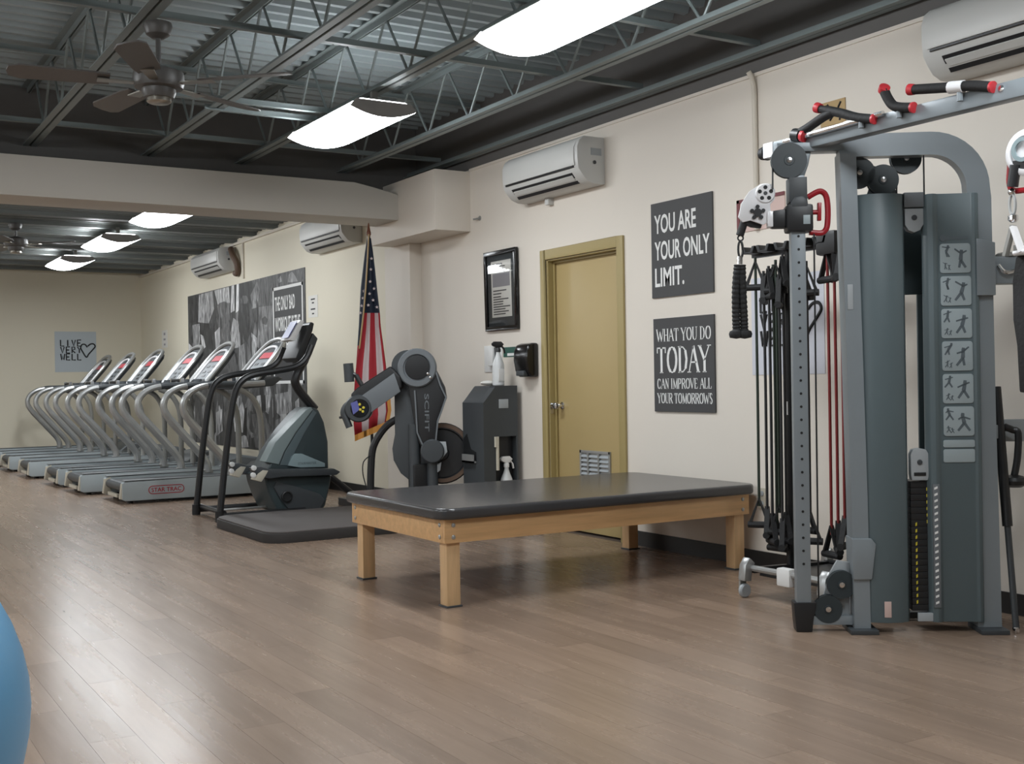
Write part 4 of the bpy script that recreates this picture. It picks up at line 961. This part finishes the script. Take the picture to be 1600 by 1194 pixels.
# post A + top bar + post B: one bent rectangular tube
ctr = [(-.006, .02), (-.012, .6), (-.022, 1.2), (-.032, 1.75), (-.038, 2.11)]
MB().bar([P(u, 0, z) for u, z in ctr], .11, .07, dC).build('main_post', 'post', cmn)
path = [(-.07, 2.145), (.30, 2.145)]+[(.545-.22+.2*math.cos(math.radians(a)), 2.145-.2+.2*math.sin(math.radians(a))) for a in range(90, -1, -9)]+[(.53, 1.9), (.535, 1.0), (.547, .02)]
MB().bar([P(u, -.005, z) for u, z in path], .10, .066, nC).build('frame_arch', 'post', cmn)
for u in (-.006, .547): cbox('foot_plate', u-.06, u+.06, -.09, .1, 0, .02, 'dark_grey')
cprism('collar', [(-.045, .235), (.035, .235), (.055, .39), (.035, .415), (-.05, .415)], 'post', -.066, .066, bevel=.006)
cbox('serial_plate', -.05, -.026, .056, .058, 1.42, 1.53, 'light_grey')
# adjusting column
cbox('column', -.285, -.222, -.03, .03, .06, 2.02, 'post')
hm = None
for k in range(26):
    z = .30+k*.058
    if hm is None:
        o = MB().lathe(P(-.253, .0305, 0), nC, [(.006, 0), (.006, .001)], 8).build('adjusting_hole', 'ink_black', cmn); hm = o.data
    else: o = link_mesh('adjusting_hole', hm, cmn)
    o.location = (0, 0, z)
cprism('column_foot', [(-.29, 0), (-.22, 0), (-.215, .05), (-.20, .13), (-.30, .13), (-.295, .05)], 'black', -.04, .04, bevel=.006)
cbox('base_bar', -.22, .0, -.03, .03, .03, .07, 'post')
cbox('column_sleeve', -.292, -.214, -.045, .045, 1.90, 2.01, 'dark_grey')
cprism('column_head', [(-.275, 2.0), (-.225, 2.0), (-.20, 2.07), (-.185, 2.14), (-.335, 2.14), (-.32, 2.07)], 'post', -.03, .01, bevel=.006)
cbox('top_arm', -.34, -.05, -.05, .03, 2.125, 2.165, 'post')
def pulley(u, z, n0, r=.072, par=None, mt='pulley'):
    b = MB(); b.lathe(P(u, n0, z), nC, [(.0001, 0), (r, 0), (r, .008), (r-.008, .016), (r, .024), (r, .032), (r*.3, .032), (r*.28, .036), (.0001, .036)], 32)
    o = b.build('pulley', mt, par or cmn)
    MB().lathe(P(u, n0+.034, z), nC, [(.012, 0), (.012, .005), (.0001, .006)], 10).build('pulley_bolt', 'chrome', o)
    return o
pulley(-.29, 2.085, .012, .078)
for (x, y) in ((1343, 270), (1380, 281)):
    q = A(x, y); pulley(q.dot(dC), q.z, -.03, .068)
q = A(1422, 243); pulley(q.dot(dC), q.z, -.095, .068)
for (x, y) in ((1292, 950), (1313, 912)):
    q = A(x, y); pulley(q.dot(dC), q.z, .0, .062)
cprism('low_pulley_bracket', [(-.21, .03), (-.05, .03), (-.045, .3), (-.10, .31), (-.135, .25), (-.16, .16), (-.2, .12)], 'light_grey', -.025, -.005)
cprism('pulley_bracket', [(.06, 1.93), (.20, 1.93), (.16, 2.0), (.12, 2.02), (.08, 1.99)], 'mid_grey', -.045, -.03)
def cable(pts, par=None): MB().tube(pts, .004, 6).build('cable', 'black', par or cmn)
cable([P(-.36, .028, 2.08), P(-.362, .028, 1.96)])
q1 = A(1360, 262); q2 = A(1372, 268); cable([A(1352, 258, -.012), A(1390, 266, -.012)])
cable([A(1401, 285, -.012), A(1401, 306, -.012)]); cable([A(1443, 243, .012), A(1444, 306, .012)])
cable([P(-.185, .028, 1.76), P(-.19, .028, .1)])
# shroud
pr = [(.0, .03), (.035, .055), (.10, .068), (.16, .06), (.195, .04), (.208, .01), (.208, -.01), (.0, -.01)]
MB().prism([P(u, n_, .045) for u, n_ in pr], (0, 0, 1.88)).build('shroud_panel', 'shroud', cmn, bevel=.004)
pr = [(.288, -.01), (.288, .02), (.30, .045), (.32, .055), (.335, .05), (.345, .04), (.49, .04), (.50, .05), (.515, .045), (.53, .01), (.53, -.01)]
rp_ = MB().prism([P(u, n_, .045) for u, n_ in pr], (0, 0, 1.875)).build('shroud_panel', 'shroud', cmn, bevel=.004)
cbox('shroud_back', .0, .53, -.26, -.24, 1.50, 1.92, 'shroud_dark'); cbox('shroud_back', .0, .20, -.26, -.24, .05, 1.5, 'shroud_dark'); cbox('shroud_back', .33, .53, -.26, -.24, .05, 1.5, 'shroud_dark')
cbox('side_plate', .53, .545, -.25, -.05, .05, 1.9, 'shroud_dark')
cprism('top_bracket', [(.206, 1.865), (.29, 1.865), (.29, 1.93), (.206, 1.93)], 'mid_grey', -.02, .035)
b = cprism('pulley_guard', [(.21, 1.86), (.29, 1.86), (.29, 1.79), (.275, 1.765), (.25, 1.755), (.225, 1.765), (.21, 1.79)], 'light_grey', -.02, .025)
MB().lathe(P(.25, .025, 1.82), nC, [(.012, 0), (.012, .004), (.0001, .005)], 10).build('guard_bolt', 'dark_grey', b)
cbox('frame_foot', .235, .30, .03, .045, .048, .085, 'light_grey')
cbox('rear_base', .0, .53, -.25, -.20, .01, .04, 'dark_grey')
# weight stack
pme = None
for k in range(20):
    if pme is None:
        o = cbox('weight_plate', .218, .30, -.12, .018, 0, .0275, 'black', bevel=.002); pme = o.data
    else: o = link_mesh('weight_plate', pme, cmn)
    o.location = (0, 0, .09+k*.0285)
cprism('selector_head', [(.222, .665), (.29, .665), (.295, .69), (.295, .78), (.285, .80), (.256, .806), (.228, .80), (.218, .78), (.218, .69)], 'light_grey', -.02, .03, bevel=.004)
cbox('selector_slot', .23, .282, .03, .033, .685, .70, 'ink_black'); MB().lathe(P(.256, .03, .745), nC, [(.012, 0), (.010, .006), (.0001, .007)], 10).build('selector_bolt', 'dark_grey', cmn)

cbox('scale_strip', .302, .332, .046, .058, .11, .65, 'mid_grey')
b = MB(); y_ = MB()
for k in range(19): b.prism([P(u, .058, .125+k*.0278+dz) for u, dz in ((.308, 0), (.322, .006), (.322, .016), (.308, .010))], nC*.0012)
b.build('scale_numbers', 'ink_white', cmn, smooth=False)
for k in range(13): y_.prism([P(u, .0185, .12+k*.0285+dz) for u, dz in ((.236, 0), (.243, .004), (.243, .018), (.236, .014))], nC*.001)
for k in range(6): y_.prism([P(u, .0185, .475+k*.0285+dz) for u, dz in ((.285, 0), (.292, .004), (.292, .018), (.285, .014))], nC*.001)
y_.build('plate_numbers', 'yellow', cmn, smooth=False)
cbox('warning_label', .085, .115, .0672, .0695, .07, .14, 'pink_paper')
# instruction placards
random.seed(5)
def figure(mb, u, z, s, pose, n_):
    def st(a, bq, r): 
        p, q2_ = P(u+a[0]*s, n_, z+a[1]*s), P(u+bq[0]*s, n_, z+bq[1]*s); t_ = (q2_-p).normalized(); sd_ = t_.cross(nC)*r*s
        mb.prism([p-sd_, p+sd_, q2_+sd_*.8, q2_-sd_*.8], nC*.0008)
    st((0, .0), (pose[0], .42), .13); st((0, 0), (-.2+pose[1], -.5), .09); st((0, 0), (.2+pose[2], -.5), .09)
    st((pose[0], .4), (-.38, .4+pose[3]), .06); st((pose[0], .4), (.38, .4+pose[4]), .06); st((pose[0], .44), (pose[0]+.02, .64), .12)
for k in range(6):
    z1 = 1.70-k*.1425; u0_ = .352+.001*k
    pl = cprism('instruction_placard', [(u+.0655+u0_, z+z1-.0645) for u, z in rrect(.131, .129, .012, 3)], 'placard', .038, .0445, bevel=.0015)
    b = MB(); pose = [random.uniform(-.15, .15), random.uniform(-.2, .2), random.uniform(-.2, .2), random.uniform(-.3, .35), random.uniform(-.3, .35)]
    figure(b, u0_+.088, z1-.072, .068, pose, .0446); figure(b, u0_+.026, z1-.036, .045, pose[::-1], .0446); figure(b, u0_+.022, z1-.10, .025, pose, .0446); figure(b, u0_+.038, z1-.106, .02, pose, .0446)
    b.build('figure_print', 'placard_ink', pl, smooth=False)
cprism('instruction_strip', [(u+.422, z+.825) for u, z in rrect(.135, .033, .008, 3)], 'placard', .038, .0445)
cprism('instruction_strip', [(u+.422, z+.772) for u, z in rrect(.135, .058, .008, 3)], 'placard', .038, .0445)
b = MB(); b.lathe(P(.367, .04, 1.725), nC, [(.015, 0), (.015, .003), (.0001, .003)], 14); b.prism([P(u, .04, z) for u, z in ((.375, 1.716), (.475, 1.718), (.475, 1.73), (.375, 1.732))], nC*.002); b.build('maker_strip', 'placard_ink', cmn)
# carriage with silver swivelling pulley head and red handle
car = cbox('carriage', -.305, -.19, -.05, .055, 1.77, 1.89, 'black', bevel=.012)
cprism('carriage_arm', [(-.37, 1.79), (-.30, 1.79), (-.30, 1.875), (-.37, 1.865)], 'black', -.03, .03, car, bevel=.01)
cprism('carriage_guard', [(-.29, 1.87), (-.21, 1.87), (-.215, 1.91), (-.235, 1.925), (-.27, 1.92), (-.285, 1.9)], 'dark_grey', -.05, .055, car, bevel=.008)
cbox('carriage_label', -.235, -.205, .055, .057, 1.80, 1.84, 'placard', car)
b = MB(); ring = [P(-.205, .0, 1.925), P(-.17, 0, 1.945), P(-.145, 0, 1.95), P(-.125, 0, 1.93), P(-.118, 0, 1.88), P(-.12, 0, 1.81), P(-.128, 0, 1.78), P(-.15, 0, 1.765), P(-.2, 0, 1.77)]
b.tube(curve(ring, 4), .013, 10); b.build('red_handle', 'red', car)
b = MB(); b.tube([P(-.2, 0, 1.858), P(-.155, 0, 1.858)], .011, 8); b.prism([P(u, -.012, z) for u, z in ((-.165, 1.82), (-.148, 1.82), (-.146, 1.9), (-.163, 1.9))], nC*.024); b.build('release_lever', 'red', car, bevel=.003)
cprism('swivel_hinge', [(-.385, 1.795), (-.36, 1.795), (-.36, 1.865), (-.385, 1.865)], 'alu', -.022, .03, car, bevel=.005)
hp = [(1153, 340), (1158, 318), (1170, 300), (1188, 288), (1204, 288), (1211, 298), (1210, 312), (1203, 320), (1205, 345), (1192, 352), (1172, 345), (1160, 348)]
hd_ = MB().prism([A(x, y, .0) for x, y in hp], nC*.012).build('pulley_head', 'alu', cmn, bevel=.003)
hd2 = MB().prism([A(x, y, -.05) for x, y in hp], nC*.012).build('pulley_head', 'silver', cmn, bevel=.003)
q = A(1195, 303); b = MB(); b.lathe(q+nC*.014, nC, [(.0001, -.05), (.044, -.05), (.044, 0), (.040, .006), (.0001, .006)], 30); wh = b.build('head_wheel', 'alu', hd_)
for k in range(5):
    a = 2*PI*k/5+PI/2; b = MB(); b.lathe(q+nC*.0205+dC*(.026*math.cos(a))+Vector((0, 0, .026*math.sin(a))), nC, [(.009, 0), (.009, .001)], 12); b.build('wheel_hole', 'ink_black', hd_)
b = MB(); b.lathe(q+nC*.0205, nC, [(.009, 0), (.007, .004), (.0001, .004)], 12); b.build('wheel_bolt', 'dark_grey', hd_)
q = A(1183, 333); b = MB(); b.lathe(q+nC*.013, nC, [(.018, 0), (.018, .01), (.0001, .01)], 16)
for k in range(5):
    a = 2*PI*k/5+PI/2; b.lathe(q+nC*.013+dC*(.026*math.cos(a))+Vector((0, 0, .026*math.sin(a))), nC, [(.009, 0), (.009, .008)], 10)
b.build('lower_wheel', 'black', hd_)
MB().prism([A(x, y, -.035) for x, y in ((1160, 350), (1178, 335), (1192, 340), (1188, 358), (1172, 356))], nC*.03).build('cable_guard', 'black', hd_, bevel=.005)
cst = MB(); cst.tube([A(1163, 346, -.02), A(1156, 368, -.02)], .018, 12); cst.build('cable_stop', 'rubber', cmn)
# pull-up beam: runs along the wall direction over the column head
BX = 3.83-CQ[0]; BZ = 2.17
yl = 3.955-CQ[1]
beam = MB().bar([(BX, yl, BZ+.005), (BX, -3.0-CQ[1]+1.2, BZ+.005)], .066, .07, (0, 0, 1)).build('pull_up_beam', 'post', cmn, bevel=.012)
MB().tube([(BX, yl+.0, BZ+.003), (BX, yl+.035, BZ+.003)], .036, 16, scales=[1, .8]).build('beam_cap', 'black', beam)
MB().bar([(BX, yl-.07, BZ+.005), (BX, yl-.01, BZ+.005)], .07, .067, (0, 0, 1)).build('beam_sleeve', 'alu', beam)
def bpx(x, y, z): return on(x, y, 'Z', z)-Vector(CQ)
def onb(x, y, X=3.785): return on(x, y, 'X', X)-Vector(CQ)
MB().tube([onb(1225, 222), onb(1355, 185)], .012, 8).build('beam_rail', 'chrome', beam)
MB().tube([onb(1320, 194), onb(1380, 177)], .012, 8).build('beam_rail', 'chrome', beam)
def grip(pts, label=None):
    g = MB().tube(pts, .020, 12).build('pull_up_grip', 'rubber', cmn); return g
def collar(par, p, d): MB().lathe(p, d, [(.0205, -.008), (.022, -.004), (.022, .004), (.0001, .006)], 14).build('grip_collar', 'red_cap', par)
def cap(par, p, d): MB().lathe(p, d, [(.021, -.012), (.023, 0), (.023, .014), (.0001, .018)], 14).build('grip_cap', 'red_cap', par)
g = grip(curve([onb(1245, 210), onb(1262, 200), onb(1285, 184), onb(1302, 175)], 4)); p = onb(1276, 171); 
MB().tube([onb(1302, 176), onb(1290, 172), onb(1281, 170)], .017, 10).build('grip_stub', 'rubber', g); cap(g, onb(1279, 169), onb(1276, 168)-onb(1290, 172))
g2 = grip(curve([onb(1290, 172), onb(1315, 177), onb(1340, 184), onb(1366, 186)], 4)); collar(g2, onb(1366, 186), onb(1372, 186)-onb(1360, 186))
MB().tube([onb(1241, 211), onb(1252, 212)], .03, 12).build('grip_clamp', 'black', g); MB().tube([onb(1254, 212), onb(1258, 213)], .028, 12).build('grip_collar', 'red_cap', g)
g = grip(curve([onb(1382, 143), onb(1388, 155), onb(1396, 165), onb(1408, 168), onb(1426, 168)], 4)); cap(g, onb(1381, 140), Vector((-.3, -.6, .5))); collar(g, onb(1427, 168), onb(1432, 168)-onb(1420, 168))
g = grip(curve([onb(1426, 140), onb(1460, 138), onb(1490, 136), onb(1520, 134), onb(1550, 136)], 4)); cap(g, onb(1425, 140), onb(1420, 140)-onb(1432, 140)); collar(g, onb(1551, 136), onb(1560, 136)-onb(1550, 136))
MB().tube([onb(1484, 137), onb(1506, 135)], .024, 12).build('grip_band', 'alu', g)
for (x, ya, yb) in ((1346, 184, 200), (1405, 168, 184), (1500, 137, 158)): MB().tube([onb(x, ya), onb(x, yb)], .012, 8).build('grip_strut', 'post', cmn)
b = MB(); b.lathe(onb(1565, 138, 3.83-.033), (-1, 0, 0), [(.012, 0), (.012, .004), (.0001, .006)], 10); b.build('beam_bolt', 'chrome', beam)
# side arms on post B
cprism('hook_plate', [(.505, 1.47), (.585, 1.47), (.585, 1.70), (.505, 1.72)], 'post', -.055, .055, bevel=.004)
sa = cbox('side_arm', .58, .85, -.04, .04, 1.52, 1.64, 'post', bevel=.006)
MB().lathe(P(.655, 0, 1.64), (0, 0, 1), [(.05, 0), (.05, .012), (.04, .018), (.0001, .018)], 18).build('arm_boss', 'silver_dull', sa)
b = MB(); b.tube(curve([P(.60, .045, 1.60), P(.62, .06, 1.57), P(.66, .06, 1.575), P(.685, .05, 1.61), P(.68, .045, 1.64)], 4), .009, 8); b.build('arm_hook', 'chrome', sa)
sb = cbox('lower_arm', .60, .85, -.20, -.16, .82, .92, 'light_grey', bevel=.006)
cbox('lower_arm_bracket', .54, .62, -.20, -.05, .84, .90, 'post')
MB().tube(curve([P(.665, -.10, .89), P(.70, -.10, .875), P(.72, -.09, .86), P(.715, -.09, .75), P(.70, -.09, .67)], 4), .016, 10).build('arm_handle', 'black', sb)
MB().lathe(P(.70, -.09, .62), (0, 0, 1), [(.03, 0), (.055, .012), (.06, .03), (.05, .045), (.018, .055)], 18).build('handle_knob', 'black', sb)
MB().tube([P(.66, -.16, .88), P(.685, -.10, .88)], .012, 8).build('arm_pin', 'black', sb)
# second column of the machine, mostly outside the frame, with its pulley head
RQ = on(1597, 245, 'X', 3.80)-Vector(CQ)
pc = RQ+Vector((-.0, -.33, 0))
MB().bx(BX-.03, BX+.03, pc.y-.03, pc.y+.03, .02, 2.13).build('column', 'post', cmn, bevel=.004)
MB().bx(BX-.16, BX+.16, pc.y-.08, pc.y+.08, 0, .03).build('column_foot', 'black', cmn, bevel=.004)
k0 = on(1600, 240, 'X', 3.80)-Vector(CQ)
nR = Vector((-1, 0, 0))
b = MB(); b.lathe(on(1606, 238, 'X', 3.80)-Vector(CQ)+nR*.0, nR, [(.0001, -.03), (.085, -.03), (.085, .01), (.075, .016), (.062, .016), (.06, .008), (.0001, .008)], 32); b.build('pulley_head', 'alu', cmn)
b = MB(); b.lathe(on(1604, 234, 'X', 3.80)-Vector(CQ)+nR*.018, nR, [(.03, 0), (.045, .0), (.045, .008), (.03, .008), (.03, 0)], 28, 0, False); b.build('head_wheel', 'teal_badge', cmn)
ri = [on(x, y, 'X', 3.82)-Vector(CQ) for x, y in ((1590, 215), (1580, 240), (1578, 262), (1577, 285), (1582, 297), (1594, 298), (1615, 294))]
MB().tube(curve(ri, 4), .011, 10).build('red_handle', 'red', cmn)
MB().tube([on(x, y, 'X', 3.79)-Vector(CQ) for x, y in ((1587, 258), (1582, 292))], .02, 12).build('cable_stop', 'black', cmn)
ca_ = on(1586, 262, 'X', 3.80)-Vector(CQ)
MB().bar([ca_, Vector((BX, pc.y+.02, ca_.z))], .03, .045, (0, 0, 1)).build('carriage_arm', 'black', cmn)
MB().bx(BX-.055, BX+.055, pc.y-.06, pc.y+.06, ca_.z-.07, ca_.z+.08).build('carriage', 'black', cmn, bevel=.012)
MB().tube(curve([ri[-1], Vector((BX, pc.y+.05, ri[-1].z))], 3), .011, 10).build('red_handle', 'red', cmn)

# ------------------------------------------------------------------ attachments hanging from the machine
def cw(x, y, off=0): return CP.at(x, y, off)+Vector(CQ)
o_ = cw(1156, 376, -.02)
ra = thing('rope_attachment', 'black braided rope attachment hanging from the left cable', 'rope', o_)
def ro(x, y, off=-.02): return cw(x, y, off)-o_
b = MB(); ctr_ = ro(1157, 372); b.tube([ctr_+dC*(.012*math.cos(a*PI/6))+Vector((0, 0, .012*math.sin(a*PI/6))) for a in range(12)], .004, 6, closed=True); b.build('ring', 'black', ra)
b = MB(); c1 = ro(1157, 390); b.tube([c1+dC*(.010*math.cos(a*PI/8))+Vector((0, 0, .038*math.sin(a*PI/8))) for a in range(16)], .0055, 6, closed=True); b.build('carabiner', 'black', ra)
b = MB(); b.tube([ro(1156, 401), ro(1156, 413)], .012, 10); b.build('rope_clamp', 'chrome', ra)
for s in (-1, 1):
    b = MB(); pts = []; 
    base = [ro(1156+s*3, 414), ro(1155+s*5, 450), ro(1156+s*6, 490), ro(1157+s*6, 518)]
    cv = curve(base, 16)
    b.tube(cv, .018, 10, scales=[1+.1*math.sin(i*2.1) for i in range(len(cv))]); b.build('rope_strand', 'rubber', ra)
    b = MB(); e = ro(1157+s*6.5, 515); b.lathe(e, (0, 0, -1), [(.012, 0), (.03, .008), (.034, .02), (.03, .036), (.0001, .042)], 14); b.build('rope_stopper', 'rubber', ra)
# right hand: spring hook and V handle
o_ = on(1582, 305, 'X', 3.80)
vh = thing('v_handle', 'chrome V handle hanging on a snap hook at the right edge', 'handle', o_)
def vo(x, y, X=3.80): return on(x, y, 'X', X)-o_
MB().ball(vo(1581, 300), .014, 12).build('ball_stop', 'chrome', vh)
b = MB(); c1 = vo(1582, 320); b.tube([c1+Vector((0, -.012*math.cos(a*PI/8), .038*math.sin(a*PI/8))) for a in range(16)], .006, 6, closed=True); b.build('snap_hook', 'silver', vh)
MB().lathe(vo(1583, 337), (0, 0, -1), [(.008, -.006), (.018, 0), (.018, .016), (.010, .024), (.0001, .024)], 14).build('swivel', 'chrome', vh)
MB().bar([vo(1583, 352), vo(1571, 400)], .012, .024, (-1, 0, 0)).build('handle_arm', 'silver_dull', vh)
MB().bar([vo(1583, 354), vo(1597, 394)], .012, .03, (-1, 0, 0)).build('handle_arm', 'alu', vh)
MB().tube([vo(1584, 396), vo(1606, 392)], .009, 10).build('handle_grip', 'alu', vh)
o_ = on(1600, 395, 'X', 3.86)
st_ = thing('ankle_strap', 'black padded strap hanging at the far right edge', 'strap', o_)
def so_(x, y): return on(x, y, 'X', 3.86)-o_
MB().prism([so_(x, y) for x, y in ((1586, 402), (1596, 394), (1612, 394), (1620, 410), (1618, 520), (1612, 612), (1592, 614), (1588, 540), (1582, 500), (1581, 440))], (.03, 0, 0)).build('padding', 'rubber', st_, bevel=.01)
MB().bx(-.02, .015, -.03, .03, -.01, .03).build('strap_buckle', 'silver_dull', st_)
# long bar leaning
ft = on(1588, 985, 'Z', .012)
tp = on(1556, 605, 'X', 4.56)
o = thing('exercise_bar', 'long dark bar leaning behind the right post of the machine', 'bar', ft)
d_ = tp-ft
MB().tube([d_*.0, d_*.45], .014, 12).build('bar_shaft', 'dark_grey', o); MB().tube([d_*.42, d_*.75, d_], .022, 12).build('foam_sleeve', 'black', o); MB().lathe((0, 0, 0), d_, [(.012, -.012), (.016, 0), (.016, .012)], 10).build('tip', 'chrome', o)

# ------------------------------------------------------------------ band rack and bands
RX, RYA, RYB = 4.40, 4.66, 4.04
rk = thing('band_rack', 'black rolling rack holding the resistance bands beside the cable machine', 'rack', (RX, 4.40, 0))
def R_(x, y, z): return Vector((x-RX, y-4.40, z))
MB().tube([R_(RX, 4.42, .10), R_(RX, 4.40, 1.83)], .022, 12).build('mast', 'black', rk)
MB().bx(-.024, -.020, .0, .03, .93, 1.0).build('mast_label', 'white', rk)
MB().bar([R_(RX, RYA, 1.80), R_(RX, RYB, 1.80)], .03, .05, (0, 0, 1)).build('top_bar', 'black', rk)
for yy in (4.61, 4.50, 4.37, 4.23, 4.10):
    MB().prism([R_(RX-.02, yy-.035, 1.79), R_(RX-.02, yy+.035, 1.79), R_(RX-.02, yy+.05, 1.83), R_(RX-.02, yy+.03, 1.83), R_(RX-.02, yy+.018, 1.80), R_(RX-.02, yy-.018, 1.80), R_(RX-.02, yy-.03, 1.83), R_(RX-.02, yy-.05, 1.83)], (-.07, 0, 0)).build('band_yoke', 'black', rk, bevel=.003)
MB().bx(-.09, .03, -.40, -.27, 1.73, 1.85).build('end_hook', 'black', rk, bevel=.02)
bz = .15
MB().tube([R_(4.13, 4.44, bz), R_(4.13, 3.90, bz)], .016, 10).build('front_rail', 'silver', rk)
MB().tube([R_(4.68, 4.44, bz-.02), R_(4.68, 3.90, bz-.02)], .016, 10).build('rear_rail', 'black', rk)
for yy in (4.42, 3.92): MB().bar([R_(4.13, yy, bz-.01), R_(4.68, yy, bz-.03)], .03, .03, (0, 0, 1)).build('cross_rail', 'black', rk)
MB().bx(-.24, .26, -.50, .0, .11, .125).build('tray', 'black', rk, bevel=.003)
MB().box(R_(4.13, 4.18, bz-.015), (.05, .09, .09)).build('rail_clamp', 'white', rk, bevel=.01)
for (x, yy) in ((4.11, 4.44), (4.11, 3.90), (4.70, 4.44), (4.70, 3.90)):
    lg = MB().bar([R_(x+.02, yy, .19), R_(x-.005, yy, .16), R_(x-.015, yy, .085)], .05, .05, (1, 0, 0)).build('caster_leg', 'silver', rk, bevel=.008)
    MB().lathe(R_(x-.015, yy-.012, .036), (0, 1, 0), [(.0001, 0), (.03, 0), (.036, .006), (.036, .02), (.03, .026), (.0001, .026)], 20).build('caster_wheel', 'light_grey', lg)
    MB().bar([R_(x-.015, yy+.018, .04), R_(x-.012, yy+.018, .1)], .012, .04, (1, 0, 0)).build('caster_fork', 'silver_dull', lg)
def band(name, lbl, x, y, zt, zb, mt, grp, tilt=0.0, hs=1.0):
    t = thing(name, lbl, 'resistance band', (x, y, zt), 0, grp)
    L_ = zt-zb
    MB().tube([(0, 0, 0), (.004, .002, -L_*.5), (0, 0, -L_+.12)], .0075, 8).build('tube', mt, t)
    for z0, s in ((-.02, 1), (-L_+.16, -1)):
        hnd = []
        ca, sa_ = math.cos(tilt), math.sin(tilt)
        for (a, z) in ((0, 0), (-.045*hs, -.14), (.045*hs, -.14)): hnd.append(Vector((a*sa_, a*ca, z0+z)))
        g_ = MB().bar([hnd[1], hnd[0], hnd[2]], .014, .026, (ca, -sa_, 0)).build('webbing', 'rubber', t)
        MB().tube([hnd[1]+(hnd[1]-hnd[2])*.08, hnd[2]+(hnd[2]-hnd[1])*.08], .018, 10).build('foam_grip', 'rubber', g_)
    return t
BL = [(1183.5, 'green_band', 'thin dark green band, leftmost on the rack'), (1196, 'black', 'second band from the left on the rack'), (1204, 'black', 'third band from the left, black, beside a green one'), (1211, 'green_band', 'fourth band from the left, dark green'),
      (1215, 'green_band', 'fifth band from the left, the right one of two dark green'), (1219.5, 'black', 'sixth band from the left, black, right of the green ones'), (1226, 'black', 'band hanging right against the left side of the mast'), (1257.5, 'black', 'black band just right of the grey column'), (1263, 'black', 'second black band right of the grey column')]
ZB_ = [.44, .40, .37, .33, .42, .35, .38, .45, .40]
for i, (px, mt, lb) in enumerate(BL):
    p = on(px, 620, 'X', RX-.06-.02*(i % 3))
    band('resistance_band', lb, p.x, p.y, 1.77-.05*(i % 2)-.03*(i % 3), ZB_[i]-.12, mt, 'dark resistance bands on the rack', tilt=.5*((i*3) % 4)-.6, hs=1.15)
for i, (px, lb) in enumerate(((1296, 'red band, left of the three red ones'), (1306.5, 'red band, middle of the three red ones'), (1317, 'red band, right of the three red ones by the grey post'))):
    p = on(px, 620, 'X', RX-.06-.012*i)
    band('resistance_band', lb, p.x, p.y, 1.77, .22+.03*i, 'red_band', 'red resistance bands on the rack', tilt=.2+.5*i, hs=1.3)

# ------------------------------------------------------------------ exercise ball
BR = .45
bl = thing('exercise_ball', 'light blue exercise ball at the lower left corner', 'ball', (-.04, 2.74, 0))
MB().ball((0, 0, BR), BR, 48).build('shell', 'ball', bl)
MB().lathe((0, 0, 2*BR-.004), (0, 0, 1), [(.012, 0), (.012, .006), (.0001, .007)], 12).build('plug', 'white', bl)
